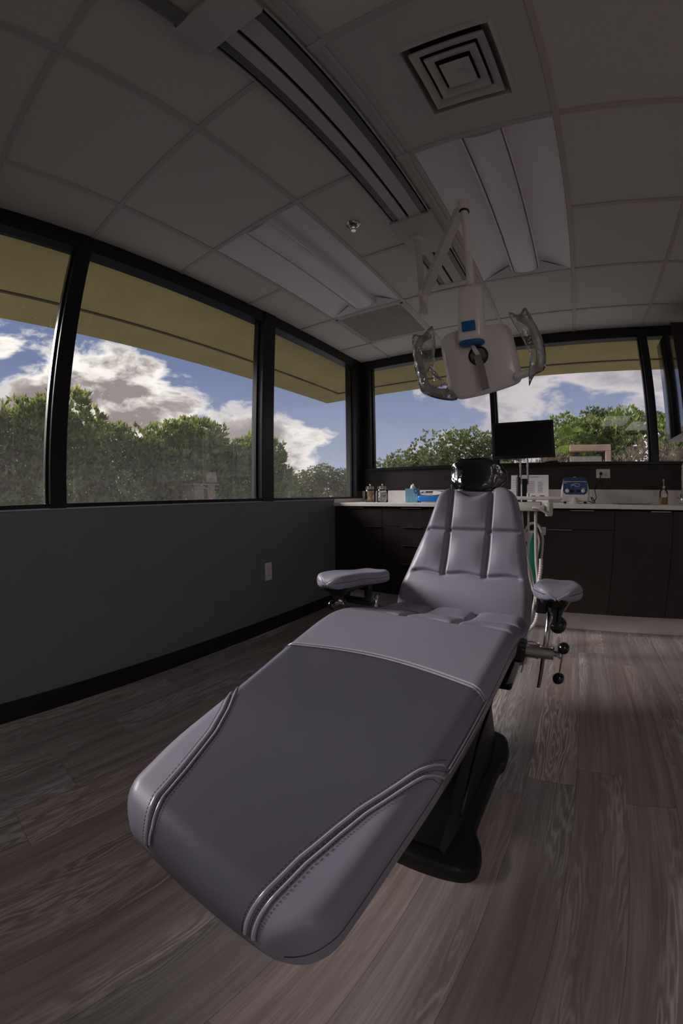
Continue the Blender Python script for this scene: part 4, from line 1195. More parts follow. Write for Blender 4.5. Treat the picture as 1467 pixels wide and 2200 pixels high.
obj('tissue', bm, 'cotton', t, smooth=True)

# blue bench device, half hidden by the chair back
t = thing('bench_mixer', 'rounded blue bench device with white control face behind the chair back', 'lab device', (-1.085, 3.15, ZC))
bm = B(); box(bm, -1.207, -.965, 3.06, 3.27, ZC+.006, ZC+.066, .022, segs=4); obj('housing', bm, 'blue2', t, angle=50)
bm = B(); prism(bm, [(-1.198, 3.065, ZC+.058), (-.975, 3.065, ZC+.058), (-.985, 3.13, ZC+.098), (-1.02, 3.24, ZC+.104), (-1.15, 3.24, ZC+.104), (-1.188, 3.13, ZC+.098)], (0, .012, -.03), bev=.006); obj('top_shell', bm, 'blue2', t, angle=50)
def facepanel(pts, m, name, dn):
    bm = B(); prism(bm, pts, dn); return obj(name, bm, m, t)
def fp(u, v):          # on the sloping face: u along x, v up the slope
    return (-1.086+u, 3.063+v*.062, ZC+.0605+v*.040)
el = [fp(.104*math.cos(a), .5+.46*math.sin(a)) for a in [2*math.pi*k_/36 for k_ in range(36)]]
cp = facepanel(el, 'white', 'control_face', (0, -.0012, .0016))
bm = B(); prism(bm, [fp(-.055, .55), fp(.010, .55), fp(.010, .85), fp(-.055, .85)], (0, -.0022, .0030)); obj('display', bm, 'screen', t)
bm = B()
for k_ in range(5): prism(bm, [fp(-.060+k_*.016, .22), fp(-.050+k_*.016, .22), fp(-.050+k_*.016, .38), fp(-.060+k_*.016, .38)], (0, -.002, .0026))
for k_ in range(2): prism(bm, [fp(-.088, .46+k_*.14), fp(-.074, .46+k_*.14), fp(-.074, .52+k_*.14), fp(-.088, .52+k_*.14)], (0, -.002, .0026))
obj('buttons', bm, 'ink', t)
bm = B()
for a in (-1.19, -.99): cyl(bm, (a, 3.09, ZC), (a, 3.09, ZC+.010), .010, 12)
obj('rubber_feet', bm, 'black', t)

# centrifuge
t = thing('centrifuge', 'white bench centrifuge with navy lid and blue control panel', 'centrifuge', (.112, 3.20, ZC))
CX_ = .112; CYf = 3.10
def pz(x, z, y): return Vector((CX_+x, y, ZC+z))
bm = B(); rings = []
for z, w_, d0, d1 in ((.014, .098, .010, .19), (.020, .108, .0, .20), (.06, .114, .0, .205), (.12, .108, .006, .20), (.168, .096, .012, .19), (.174, .092, .014, .186)):
    pts = []
    for (sx, yy) in ((-1, d0), (1, d0), (1, d1), (-1, d1)):
        pass
    r_ = .018; x0, x1, y0, y1 = -w_, w_, CYf+d0, CYf+d1
    for cx_, cy_, a0 in ((x1-r_, y1-r_, 0), (x0+r_, y1-r_, 90), (x0+r_, y0+r_, 180), (x1-r_, y0+r_, 270)):
        for k_ in range(6):
            a = R(a0+k_*18); pts.append((CX_+cx_+r_*math.cos(a), cy_+r_*math.sin(a), ZC+z))
    rings.append([bm.verts.new(p) for p in pts])
for A, Bq in zip(rings, rings[1:]):
    for k_ in range(24): bm.faces.new((A[k_], A[(k_+1) % 24], Bq[(k_+1) % 24], Bq[k_]))
bm.faces.new(rings[0]); bm.faces.new(rings[-1]); obj('housing', bm, 'white', t, angle=40)
bm = B(); rings = []
for z, w_, d_ in ((.172, .096, .0), (.176, .099, -.002), (.186, .098, -.002), (.196, .090, .006), (.202, .06, .03)):
    r_ = .02; x0, x1, y0, y1 = -w_, w_, CYf+.010+d_, CYf+.195-d_; pts = []
    for cx_, cy_, a0 in ((x1-r_, y1-r_, 0), (x0+r_, y1-r_, 90), (x0+r_, y0+r_, 180), (x1-r_, y0+r_, 270)):
        for k_ in range(6):
            a = R(a0+k_*18); pts.append((CX_+cx_+r_*math.cos(a), cy_+r_*math.sin(a), ZC+z))
    rings.append([bm.verts.new(p) for p in pts])
for A, Bq in zip(rings, rings[1:]):
    for k_ in range(24): bm.faces.new((A[k_], A[(k_+1) % 24], Bq[(k_+1) % 24], Bq[k_]))
bm.faces.new(rings[0]); bm.faces.new(rings[-1]); ld = obj('lid', bm, 'navy_lid', t, angle=40)
bm = B(); box(bm, CX_-.012, CX_+.012, CYf+.06, CYf+.09, ZC+.200, ZC+.209, .004); obj('latch', bm, 'white', ld)
# panel follows the slightly sloping front
def fy(z): return CYf-.0015+(0 if z < .06 else .006*(z-.06)/.06 if z < .12 else .006+.006*(z-.12)/.048)
pan = [(-.094, .166), (.094, .166), (.096, .10), (.088, .080), (.072, .070), (-.072, .070), (-.088, .080), (-.096, .10)]
bm = B(); prism(bm, [pz(x, z, fy(z)+.0012) for x, z in pan], (0, -.0022, 0)); obj('control_panel', bm, 'navy', t)
for sx in (-.062, .062):
    bm = B(); lathe(bm, [(.015, 0), (.015, .006), (.012, .009), (0, .009)], pz(sx, .098, fy(.098)-.001), (0, -1, 0), 24); obj('dial', bm, 'white', t, angle=40)
bm = B()
for a in (-.028, .025): box(bm, CX_+a-.013, CX_+a+.013, fy(.098)-.004, fy(.098), ZC+.088, ZC+.106)
obj('display_window', bm, 'screen', t)
bm = B()
sw = [pz(.002+.034*math.cos(a), .137+.016*math.sin(a)+.004*math.cos(a), fy(.14)-.0018) for a in [R(200-k_*14) for k_ in range(-2, 21)]]
tube(bm, sw, [.0006+.0014*math.sin(math.pi*k_/len(sw)) for k_ in range(len(sw))], 5)
box(bm, CX_-.034, CX_+.004, fy(.14)-.0022, fy(.14)-.0008, ZC+.139, ZC+.143); box(bm, CX_-.006, CX_+.022, fy(.14)-.0022, fy(.14)-.0008, ZC+.131, ZC+.134)
box(bm, CX_-.088, CX_-.062, fy(.16)-.0022, fy(.16)-.0008, ZC+.156, ZC+.159); box(bm, CX_+.052, CX_+.078, fy(.12)-.0018, fy(.12)-.0008, ZC+.118, ZC+.1205)
obj('panel_logo', bm, 'white', t)
bm = B(); lathe(bm, [(.046, 0), (.044, .004), (.026, .018), (.014, .040), (.008, .046), (0, .047)], (CX_-.006, CYf-.008, ZC+.001), seg=28); obj('front_cone', bm, 'white', t, smooth=True)
bm = B()
for a in (-.08, .08): cyl(bm, (CX_+a, CYf+.025, ZC), (CX_+a, CYf+.025, ZC+.016), .012, 12)
obj('rubber_feet', bm, 'black', t)
o = thing('power_cord', 'black power cord looping from the centrifuge to the horizontal wall outlet', 'cord', (.30, 3.3, ZC))
bm = B(); tube(bm, spline([(.20, 3.24, .985), (.245, 3.22, .966), (.275, 3.2, .963), (.262, 3.2, .990), (.245, 3.21, 1.002), (.262, 3.22, .972), (.29, 3.25, 1.0), (.285, 3.33, 1.06), (.305, 3.375, 1.105), (.333, 3.38, 1.165), (.341, 3.37, 1.193)], 7), .0036, 8); obj('cable', bm, 'black', o, smooth=True)
bm = B(); lathe(bm, [(.013, 0), (.014, .006), (.011, .018), (.005, .022), (0, .022)], (.341, 3.383, 1.197), (0, -1, 0), 16); obj('plug', bm, 'black', o, smooth=True)

def outlet(name, label, c, horiz, axis):
    """axis 'y': on the back wall facing the room; 'x': on the left wall"""
    t = thing(name, label, 'wall outlet', c)
    W_, H_ = (.118, .074) if horiz else (.070, .132)
    def bx(bm, u0, u1, v0, v1, d0, d1, bev=0.):
        if axis == 'y': box(bm, c[0]+u0, c[0]+u1, c[1]-d1, c[1]-d0, c[2]+v0, c[2]+v1, bev)
        else: box(bm, c[0]+d0, c[0]+d1, c[1]+u0, c[1]+u1, c[2]+v0, c[2]+v1, bev)
    bm = B(); bx(bm, -W_/2, W_/2, -H_/2, H_/2, 0, .005, .002); obj('cover_plate', bm, 'plate', t)
    for s in (-1, 1):
        u, v = (s*.022, 0) if horiz else (0, s*.022)
        bm = B(); bx(bm, u-.016, u+.016, v-.016, v+.016, .005, .0065, .001); r_ = obj('receptacle', bm, 'white', t)
        bm = B(); bx(bm, u-.007, u-.005, v-.002, v+.006, .0064, .0068); bx(bm, u+.005, u+.007, v-.002, v+.006, .0064, .0068); bx(bm, u-.002, u+.002, v-.010, v-.006, .0064, .0068); obj('slots', bm, 'ink', r_)
outlet('wall_outlet', 'horizontal white outlet on the dark panel with a black plug in it', (.362, YB-.0225, 1.198), True, 'y')
outlet('wall_outlet', 'upright white outlet low on the grey wall under the left windows', (XL+.0005, 1.978, .462), False, 'x')

t = thing('soap_dispenser', 'clear pump bottle of amber soap standing on the counter right of the sink', 'soap bottle', (.831, 3.20, ZC))
sx, sy = .831, 3.20
bm = B(); lathe(bm, [(0, .002), (.033, .002), (.034, .006), (.034, .088), (.030, .104), (.014, .116), (.013, .124)], (sx, sy, ZC), seg=28); obj('bottle', bm, 'jar', t, smooth=True)
bm = B(); lathe(bm, [(0, .004), (.031, .004), (.0325, .008), (.0325, .052), (0, .052)], (sx, sy, ZC), seg=28); obj('soap', bm, 'soap', t, angle=40)
bm = B(); lathe(bm, [(.016, .122), (.016, .140), (.010, .144), (.005, .146), (.005, .175), (.009, .177), (.009, .190), (0, .191)], (sx, sy, ZC)); tube(bm, spline([(sx, sy, ZC+.184), (sx-.01, sy-.025, ZC+.188), (sx-.014, sy-.040, ZC+.180)], 5), .004, 8); obj('pump', bm, 'chrome', t, angle=40)
bm = B(); cyl(bm, (sx, sy, ZC+.12), (sx+.01, sy, ZC+.01), .0025, 8); obj('dip_tube', bm, 'white', t)
bm = B(); box(bm, sx-.020, sx+.020, sy-.0352, sy-.0335, ZC+.056, ZC+.080); obj('label', bm, 'plate', t)

# leaning laminated sheet
t = thing('paper_sheet', 'landscape laminated chart sheet leaning behind the monitor stand', 'paper', (-.256, 3.30, ZC))
pz0, pz1 = Vector((-.428, 3.325, ZC+.001)), Vector((-.103, 3.325, ZC+.001))
U = Vector((1, 0, 0)); V = Vector((0, .045, .232)).normalized(); Nn = Vector((0, -1, .19)).normalized()
def sheet(bm, u0, u1, v0, v1, d, mi=0):
    q = [Vector((-.430, 3.318, ZC+.001))+U*a+V*b+Nn*d for a, b in ((u0, v0), (u1, v0), (u1, v1), (u0, v1))]
    prism(bm, q, Nn*.0004, mi)
bm = B(); sheet(bm, 0, .325, 0, .238, 0); obj('sheet', bm, 'paper', t)
bm = B()
sheet(bm, .060, .240, .219, .223, .0006)
for i in range(9): sheet(bm, .232, .232+.036+.006*(i % 3), .172-i*.0105, .175-i*.0105, .0006)
for i in range(6): sheet(bm, .012, .05+.012*(i % 2), .19-i*.02, .192-i*.02, .0006)
sheet(bm, .250, .290, .048, .062, .0006); sheet(bm, .18, .215, .048, .060, .0006)
obj('printed_text', bm, 'ink', t)
bm = B()
for i in range(6): sheet(bm, .140, .202, .180-i*.019, .182-i*.019, .0006)
for i in range(7): sheet(bm, .140+i*.0102, .1412+i*.0102, .085, .182, .0006)
obj('printed_table', bm, 'inkr', t)

# monitor on its stand
t = thing('monitor', 'black flat screen monitor on a twin rod stand behind the chair', 'monitor', (-.28, 3.02, ZC))
MY = 3.0
scr = [(-.528, MY+.010, 1.588), (-.044, MY-.015, 1.588), (-.038, MY-.015, 1.304), (-.532, MY+.010, 1.298)]
bm = B(); prism(bm, scr, (0, .028, 0), bev=.004); obj('casing', bm, 'black', t, angle=40)
def sp(u, v, d):
    a, b, c_, e = [Vector(q) for q in scr]; top_ = a.lerp(b, u); bot = e.lerp(c_, u); return bot.lerp(top_, v)+Vector((0, -d, 0))
bm = B(); prism(bm, [sp(.045, .93, .001), sp(.955, .93, .001), sp(.955, .09, .001), sp(.045, .09, .001)], (0, -.0006, 0)); obj('screen', bm, 'screen', t)
for x in (-.312, -.256):
    bm = B(); cyl(bm, (x, MY+.02, 1.30), (x, MY+.02, 1.10), .0075, 12); cyl(bm, (x, MY+.02, 1.25), (x, MY+.02, 1.235), .010, 12); obj('stand_rod', bm, 'steel', t, angle=40)
bm = B(); box(bm, -.300, -.262, MY-.01, MY+.04, ZC+.012, 1.145, .004); box(bm, -.290, -.274, MY-.002, MY+.02, 1.30, 1.315); obj('stand_column', bm, 'black', t)
bm = B(); box(bm, -.36, -.20, MY-.06, MY+.09, ZC, ZC+.012, .004); obj('stand_foot', bm, 'black', t)
bm = B()
tube(bm, spline([(-.345, MY+.022, 1.30), (-.340, MY+.024, 1.27), (-.310, MY+.024, 1.24)], 6), .002, 6); tube(bm, spline([(-.222, MY+.022, 1.30), (-.230, MY+.024, 1.27), (-.258, MY+.024, 1.24)], 6), .002, 6)
obj('cables', bm, 'black', t, smooth=True)
t = thing('spray_bottle', 'slim dark grey bottle standing left of the monitor column', 'bottle', (-.318, 2.912, ZC))
bm = B(); lathe(bm, [(0, 0), (.0165, 0), (.0175, .004), (.0175, .185), (.012, .198), (.007, .202), (.007, .210), (0, .210)], (-.318, 2.912, ZC)); obj('body', bm, pbr('grey_bottle', (.035, .033, .040), .5), t, angle=40)
bm = B(); lathe(bm, [(0, .208), (.009, .208), (.009, .222), (.004, .226), (.004, .236), (0, .236)], (-.318, 2.912, ZC)); box(bm, -.345, -.314, 2.908, 2.916, ZC+.224, ZC+.231, .001); obj('nozzle', bm, 'black', t, angle=40)
bm = B(); prism(bm, [(-.135, YB-.035, 1.298), (-.02, YB-.035, 1.298), (-.030, YB-.035, 1.312), (-.075, YB-.035, 1.309), (-.118, YB-.035, 1.304)], (0, .05, 0), bev=.001); tag(obj('remote_control', bm, 'black'), 'small black device lying on the window ledge right of the monitor', 'device')

# delivery unit behind the chair: tray, arm, hanging hoses
t = thing('delivery_unit', 'ivory instrument tray on an arm with hanging hoses behind the chair', 'dental unit', (-.16, 2.40, 0))
bm = B(); box(bm, -.330, .008, 2.30, 2.56, .990, 1.008, .006, segs=3); box(bm, -.31, -.01, 2.32, 2.54, 1.006, 1.0105, .002); obj('tray', bm, 'plate', t, angle=40)
bm = B(); box(bm, -.300, -.095, 2.27, 2.36, .926, .962, .008); box(bm, -.34, -.12, 2.30, 2.50, .952, .978, .006); obj('arm_housing', bm, 'enamel_c', t, angle=40)
bm = B(); lathe(bm, [(0, -.036), (.020, -.036), (.023, -.030), (.025, .030), (.026, .040), (.020, .042), (0, .042)], (-.070, 2.30, .934)); obj('arm_knob', bm, 'enamel_c', t, angle=40)
bm = B(); tube(bm, spline([(-.165, 2.262, .946), (-.135, 2.258, .945), (-.105, 2.262, .930), (-.075, 2.27, .912), (-.055, 2.28, .908)], 6), .007, 10); obj('pull_handle', bm, 'white', t, smooth=True)
bm = B(); box(bm, -.172, -.150, 2.32, 2.34, .958, .995, .003); cyl(bm, (-.198, 2.35, 1.008), (-.198, 2.35, 1.030), .009, 14); obj('small_fittings', bm, 'white', t, angle=40)
def hose(pts, r_, m='hose', nm='hose', rib=False):
    p = spline(pts, 10); bm = B()
    tube(bm, p, [r_*(1+.16*(k_ % 2)) for k_ in range(len(p))] if rib else r_, 10); obj(nm, bm, m, t, smooth=not rib)
hose([(-.247, 2.3, .930), (-.230, 2.3, .80), (-.200, 2.3, .66), (-.165, 2.3, .50), (-.15, 2.28, .40)], .0055)
hose([(-.231, 2.31, .93), (-.217, 2.31, .78), (-.190, 2.31, .66), (-.160, 2.31, .55), (-.135, 2.3, .46)], .0050)
hose([(-.193, 2.32, .93), (-.190, 2.32, .78), (-.186, 2.32, .613), (-.156, 2.32, .487), (-.13, 2.3, .42)], .0070)
hose([(-.149, 2.3, .93), (-.143, 2.3, .76), (-.136, 2.3, .64), (-.121, 2.3, .528), (-.115, 2.28, .42)], .0100)
hose([(-.225, 2.42, .68), (-.229, 2.42, .75), (-.215, 2.42, .81), (-.180, 2.42, .845), (-.135, 2.42, .830), (-.110, 2.42, .765), (-.109, 2.42, .68), (-.115, 2.42, .60), (-.120, 2.42, .50)], .0085)
hose([(-.150, 2.40, .80), (-.128, 2.40, .74), (-.138, 2.40, .63), (-.136, 2.40, .52), (-.125, 2.38, .42)], .0070)
hose([(-.104, 2.22, .66), (-.102, 2.21, .60), (-.107, 2.20, .531), (-.111, 2.2, .443), (-.101, 2.2, .364), (-.110, 2.18, .293), (-.150, 2.15, .246), (-.20, 2.12, .22)], .0105, rib=True)
hose([(-.125, 2.25, .46), (-.130, 2.24, .38), (-.150, 2.20, .28), (-.20, 2.15, .22)], .008)
bm = B(); prism(bm, [(-.172, 2.39, .790), (-.158, 2.39, .785), (-.135, 2.385, .60), (-.118, 2.38, .49), (-.140, 2.38, .48), (-.178, 2.385, .60), (-.198, 2.39, .68)], (0, .015, 0), bev=.004); obj('green_hose', bm, 'green', t, angle=40)
bm = B(); lathe(bm, [(0, -.02), (.028, -.02), (.034, 0), (.028, .02), (0, .02)], (-.205, 2.44, .760), (0, 1, 0)); box(bm, -.21, -.16, 2.42, 2.45, .72, .80, .008); box(bm, -.122, -.092, 2.47, 2.50, .770, .820, .003); obj('hose_bracket', bm, 'white', t, angle=40)
bm = B(); box(bm, -.34, -.27, 2.38, 2.48, .02, .955, .012); box(bm, -.55, -.2, 2.2, 2.5, 0, .05, .02); obj('column', bm, 'chassis', t)

# ================================================================== OUTSIDE
GZ = -.45
bm = B(); box(bm, -120, 60, -60, 160, GZ-.2, GZ); struct('ground', bm, 'ground')

def leaves(name, blobs, n, size, mat, parent, seed, up=.35, cluster=6, core=True, aspect=.42, shell=.55):
    """leaves as little folded quads in rosettes on the skins of the crown's lobes; blobs: (centre, (rx, ry, rz))"""
    rs = np.random.RandomState(seed)
    wts = np.array([b[1][0]*b[1][2]+b[1][1]*b[1][2] for b in blobs]); wts = wts/wts.sum()
    nc = max(1, n//cluster)
    bi = rs.choice(len(blobs), nc, p=wts)
    Cn = np.array([b[0] for b in blobs])[bi]; Rd = np.array([b[1] for b in blobs])[bi]
    dr = rs.normal(size=(nc, 3)); dr /= np.linalg.norm(dr, axis=1)[:, None]
    rad = shell+(1.04-shell)*rs.rand(nc)**.45
    bump = 1+.10*np.sin(dr[:, 0]*9+bi)*np.sin(dr[:, 2]*8+bi*2)
    P = Cn+dr*Rd*(rad*bump)[:, None]
    tone_c = np.clip(.28+.42*(dr[:, 2]*.5+.5)*(rad-shell)/(1.04-shell)+rs.normal(size=nc)*.12, 0, 1)  # crown light and shade in the colour: tops and outside paler, inside darker
    V_, tone = [], []
    for k_ in range(cluster):
        a = rs.rand(nc)*6.283; el = rs.rand(nc)*1.3-.2
        ax = np.stack([np.cos(a)*np.cos(el), np.sin(a)*np.cos(el), np.sin(el)], 1)+dr*.5+np.array([0, 0, up]); ax /= np.linalg.norm(ax, axis=1)[:, None]
        sd_ = np.cross(ax, rs.normal(size=(nc, 3))); sd_ /= np.linalg.norm(sd_, axis=1)[:, None]+1e-9
        L_ = (size*(.7+.6*rs.rand(nc)))[:, None]
        b0 = P+ax*L_*.15; tip = P+ax*L_*1.1; m1 = P+ax*L_*.6+sd_*L_*aspect*.5; m2 = P+ax*L_*.6-sd_*L_*aspect*.5
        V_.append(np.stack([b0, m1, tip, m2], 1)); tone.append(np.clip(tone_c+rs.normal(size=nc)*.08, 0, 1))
    V_ = np.concatenate(V_); tone = np.concatenate(tone)
    nq = len(V_); verts = V_.reshape(-1, 3)
    cores = []
    if core:
        bm = B()
        for c_, r_ in blobs:
            rr = bmesh.ops.create_icosphere(bm, subdivisions=2, radius=1)
            for v in rr['verts']: v.co = Vector((v.co.x*r_[0], v.co.y*r_[1], v.co.z*r_[2]))*(shell*.95*(1+.2*noise.noise(v.co*2.5))) + Vector(c_)
        tri = [tuple(v.index for v in f.verts) for f in bm.faces] if False else None
        bm.verts.index_update(); cv = np.array([v.co[:] for v in bm.verts]); cf = np.array([[v.index for v in f.verts] for f in bm.faces]); bm.free()
    me = bpy.data.meshes.new(name)
    if core:
        nv = len(verts)+len(cv); me.vertices.add(nv); me.vertices.foreach_set('co', np.concatenate([verts, cv]).ravel())
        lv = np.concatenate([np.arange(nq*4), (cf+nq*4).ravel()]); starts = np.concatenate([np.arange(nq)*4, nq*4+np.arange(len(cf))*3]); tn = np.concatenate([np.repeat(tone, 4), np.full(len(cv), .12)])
    else:
        nv = len(verts); me.vertices.add(nv); me.vertices.foreach_set('co', verts.ravel()); lv = np.arange(nq*4); starts = np.arange(nq)*4; tn = np.repeat(tone, 4)
    me.loops.add(len(lv)); me.loops.foreach_set('vertex_index', lv.astype(np.int32))
    me.polygons.add(len(starts)); me.polygons.foreach_set('loop_start', starts.astype(np.int32))
    me.update(calc_edges=True)
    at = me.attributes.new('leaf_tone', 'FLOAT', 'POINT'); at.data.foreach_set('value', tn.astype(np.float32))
    me.materials.append(M[mat] if isinstance(mat, str) else mat)
    me.transform(Matrix.Translation(-parent.location))
    o = bpy.data.objects.new(name, me); COL.objects.link(o); o.parent = parent
    return o
def trunk(base, tops, r0, parent, seed=1):
    bm = B(); rnd = random.Random(seed); base = Vector(base)
    for tp in tops:
        tp = Vector(tp); mid = base.lerp(tp, .5)+Vector((rnd.uniform(-.1, .1), rnd.uniform(-.1, .1), .1))
        p = spline([base, base.lerp(mid, .5), mid, tp], 4); tube(bm, p, [r0*(1-.75*k_/len(p)) for k_ in range(len(p))], 8)
    obj('trunk', bm, 'bark', parent, smooth=True)
def tree(name, label, cat, x, y, top, rx, mat='leaf1', n=9000, size=.14, seed=0, low=GZ, lobes=9, grp=None, ry=None, aspect=.42, core=True, shell=.55):
    t = thing(name, label, cat, (x, y, GZ), grp); rnd = random.Random(seed); ry = ry or rx
    H_ = top-low; blobs = []
    for i in range(lobes):
        u = i/max(1, lobes-1); a = rnd.uniform(0, 6.28); z = low+H_*(.18+.68*((i*.618+.3) % 1))
        k_ = math.sin(math.pi*min(.95, max(.25, (z-low)/H_)))**.6
        br = rnd.uniform(.40, .60)
        c_ = (x+rx*.62*k_*math.cos(a), y+ry*.62*k_*math.sin(a), z)
        blobs.append((c_, (rx*br, ry*br, min(H_*.30, rx*br*.9))))
    blobs.append(((x, y, top-H_*.24), (rx*.5, ry*.5, H_*.23)))
    leaves('foliage', blobs, n, size, mat, t, seed+11, aspect=aspect, core=core, shell=shell)
    trunk((x, y, GZ), [(b[0][0], b[0][1], b[0][2]) for b in blobs[:5]], .05+.03*rx, t, seed)
    return t
G1 = 'hedge shrubs beyond the left windows'
hz = [(-8.6, -2.6, 3.00, 1.45, 'broad-leaved hedge tree cut off by the left picture edge'),
      (-9.0, .30, 2.95, 1.6, 'dense broad-leaved tree filling the lower part of the first left pane'),
      (-9.1, 2.15, 3.12, 1.5, 'dense green tree just right of the first left mullion'),
      (-9.5, 3.9, 2.82, 1.5, 'lower hedge tree in the middle of the wide left pane'),
      (-9.4, 5.6, 3.05, 1.45, 'hedge tree left of the tan blocks in the wide left pane'),
      (-9.8, 7.2, 3.30, 1.55, 'tallest hedge tree above the tan blocks'),
      (-9.3, 8.75, 3.00, 1.30, 'rounded tree ending the hedge at the wide dark mullion')]
for i, (x, y, tp, r_, lb) in enumerate(hz):
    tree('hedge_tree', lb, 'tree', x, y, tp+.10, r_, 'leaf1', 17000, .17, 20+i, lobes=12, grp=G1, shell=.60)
# far row seen through the corner panes
far = [(-26.5, 29.0, 2.7, 2.4, 'low far tree right of the wide mullion'), (-25.5, 31.5, 3.4, 2.6, 'far tree with rounded top in the corner pane'), (-22.8, 33.0, 3.7, 2.5, 'far airy tree beside the corner post'), (-20.0, 34.0, 3.1, 2.4, 'far low tree behind the corner post'), (-28.5, 26.3, 2.5, 2.2, 'far low dark tree behind the wide mullion')]
for i, (x, y, tp, r_, lb) in enumerate(far):
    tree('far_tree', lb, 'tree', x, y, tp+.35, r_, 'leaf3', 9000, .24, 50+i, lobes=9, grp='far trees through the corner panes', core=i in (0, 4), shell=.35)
# through the back windows
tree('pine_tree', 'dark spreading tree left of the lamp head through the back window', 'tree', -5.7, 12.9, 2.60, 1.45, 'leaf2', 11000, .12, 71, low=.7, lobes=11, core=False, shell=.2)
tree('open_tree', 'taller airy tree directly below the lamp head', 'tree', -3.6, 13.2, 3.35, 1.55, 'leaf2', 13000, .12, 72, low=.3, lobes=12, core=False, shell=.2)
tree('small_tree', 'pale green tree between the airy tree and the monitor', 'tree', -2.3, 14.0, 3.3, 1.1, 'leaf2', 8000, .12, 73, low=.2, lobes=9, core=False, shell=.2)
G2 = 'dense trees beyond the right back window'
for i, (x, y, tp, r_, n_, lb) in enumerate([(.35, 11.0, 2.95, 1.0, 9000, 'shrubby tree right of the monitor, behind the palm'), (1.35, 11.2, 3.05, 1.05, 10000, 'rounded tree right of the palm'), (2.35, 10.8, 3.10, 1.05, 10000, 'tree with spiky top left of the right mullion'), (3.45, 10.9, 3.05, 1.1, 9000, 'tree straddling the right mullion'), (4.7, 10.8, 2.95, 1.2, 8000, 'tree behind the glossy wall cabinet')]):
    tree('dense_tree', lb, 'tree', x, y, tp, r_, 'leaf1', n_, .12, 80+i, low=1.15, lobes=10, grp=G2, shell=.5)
for i, (x, y, tp, r_, lb) in enumerate([(.9, 11.6, 3.50, .5, 'thin twiggy top above the palm'), (1.65, 12.0, 3.55, .55, 'tallest twiggy treetop against the cloud'), (3.0, 11.6, 3.35, .4, 'twiggy top just left of the right mullion')]):
    tree('twiggy_treetop', lb, 'tree', x, y, tp, r_, 'leaf3', 1500, .12, 95+i, low=2.2, lobes=6, core=False, shell=.1, grp='twiggy tops over the dense trees')
tree('dry_shrub', 'brown dry thicket below the right back window trees', 'shrub', 2.15, 8.95, 2.20, 1.15, 'twig', 14000, .10, 101, low=.3, lobes=12, aspect=.16, shell=.4)
tree('dry_shrub', 'greyish brown thicket right of the monitor', 'shrub', -.15, 9.0, 1.95, .62, 'twig', 10000, .10, 102, low=.3, lobes=10, aspect=.16, shell=.4)
tree('dry_shrub', 'brown thicket under the glossy wall cabinet', 'shrub', 4.3, 9.2, 2.25, 1.2, 'twig', 9000, .10, 103, low=.3, lobes=9, aspect=.16, shell=.4)
tree('green_shrub', 'low bright shrub under the monitor', 'shrub', -1.5, 10.6, 1.85, 1.0, 'leaf2', 7000, .09, 104, low=.3, lobes=8)
# blossoms on the thicket
t = thing('blossoming_branch', 'white blossoms scattered on branches left of the right mullion', 'flowers', (2.1, 9.0, 1.0))
bm = B(); rnd = random.Random(4)
for i in range(70):
    a = rnd.gauss(0, 1); c_ = Vector((1.93+.13*rnd.gauss(0, 1), 8.75+.15*rnd.gauss(0, 1), 1.78+.26*rnd.gauss(0, 1)))
    for k_ in range(3):
        rr = bmesh.ops.create_icosphere(bm, subdivisions=1, radius=rnd.uniform(.010, .024)); o_ = Vector((rnd.gauss(0, .014), rnd.gauss(0, .014), rnd.gauss(0, .014)))
        for v in rr['verts']: v.co += c_+o_
b_ = obj('blossoms', bm, 'blossom', t); b_['kind'] = 'stuff'
bm = B()
for i in range(9):
    p = Vector((1.95+rnd.uniform(-.1, .1), 8.8, .2)); q = Vector((1.93+rnd.uniform(-.3, .3), 8.75+rnd.uniform(-.2, .2), rnd.uniform(1.7, 2.3)))
    tube(bm, spline([p, p.lerp(q, .5)+Vector((rnd.uniform(-.1, .1), 0, 0)), q], 4), .006, 5)
obj('branches', bm, 'bark', t)
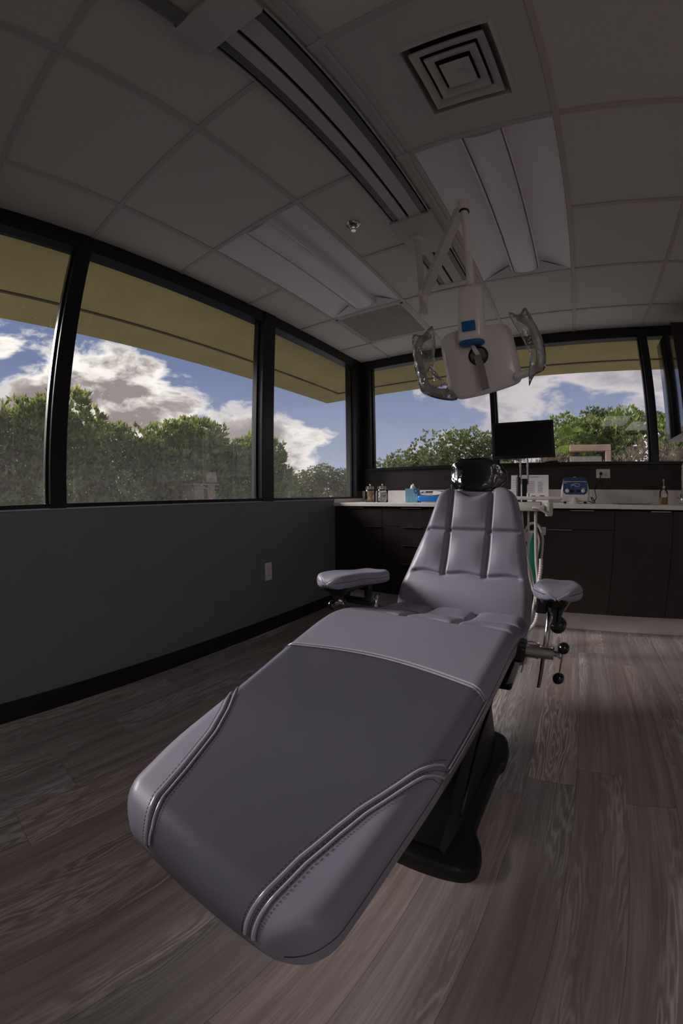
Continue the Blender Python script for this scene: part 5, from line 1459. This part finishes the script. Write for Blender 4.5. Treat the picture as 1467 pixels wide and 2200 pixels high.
# palm
t = thing('palm_tree', 'bright green fan palm right of the monitor', 'palm', (.33, 9.6, GZ))
px_, py_, ptz = .33, 9.6, 2.30
bm = B(); rnd = random.Random(9)
for i in range(34):
    a = rnd.uniform(0, 6.283); el_ = rnd.uniform(-.7, 1.2); d_ = Vector((math.cos(a)*math.cos(el_), math.sin(a)*math.cos(el_), math.sin(el_)))
    c_ = Vector((px_, py_, ptz)); s_ = c_+d_*.28; side_ = d_.cross(Vector((0, 0, 1))).normalized(); upv = side_.cross(d_)
    tube(bm, [c_, s_], .006, 4)
    for k_ in range(13):
        f_ = (k_-6)/6*1.25; dd = (d_*math.cos(f_)+side_*math.sin(f_)).normalized(); L_ = .34*(1-.25*abs(f_))
        tip = s_+dd*L_+Vector((0, 0, -.10*L_/.3)); w_ = dd.cross(upv).normalized()*.010
        q = [s_, s_+dd*L_*.5+w_, tip, s_+dd*L_*.5-w_]; bm.faces.new([bm.verts.new(v) for v in q])
po = obj('fronds', bm, 'palm', t)
at = po.data.attributes.new('leaf_tone', 'FLOAT', 'POINT'); at.data.foreach_set('value', np.random.RandomState(2).rand(len(po.data.vertices)).astype(np.float32)*.9)
bm = B(); tube(bm, [(px_, py_, GZ), (px_+.02, py_, 1.5), (px_, py_, 2.05), (px_, py_, ptz)], [.09, .08, .13, .05], 12); obj('trunk', bm, 'bark', t, smooth=True)
# tan beam and post with a grey slab through the right window
t = thing('tan_frame_and_slab', 'tan beam and post with a grey slab among the dry shrubs', 'garden wall', (.7, 8.2, GZ))
bm = B(); box(bm, .20, 1.05, 8.15, 8.35, 1.90, 2.03, .01); box(bm, .93, 1.05, 8.15, 8.35, GZ, 1.90, .01); obj('beam_and_post', bm, 'framew', t)
bm = B(); box(bm, .20, .86, 8.2, 8.4, GZ, 1.80, .01); obj('grey_slab', bm, 'greyw', t)
# tan blocks with thin slabs in the hedge gap
t = thing('tan_blocks', 'small tan blocks with thin slabs on top showing between the hedge trees', 'tan_block', (-8.35, 6.3, GZ))
bm = B(); box(bm, -8.5, -7.9, 5.45, 5.75, GZ, 1.36, .01); box(bm, -8.5, -7.9, 5.88, 6.10, GZ, 1.36, .01); box(bm, -8.5, -7.92, 5.75, 5.88, GZ, 1.0); obj('wall', bm, 'tan_block', t)
bm = B(); box(bm, -8.55, -7.86, 5.40, 6.22, 1.34, 1.375, .005); box(bm, -8.55, -7.88, 5.42, 6.20, 1.25, 1.27, .005); box(bm, -8.4, -8.0, 5.90, 6.25, 1.375, 1.66, .01, rot=Matrix.Rotation(R(-10), 3, 'Y')); obj('block_slab', bm, 'block_slab', t)
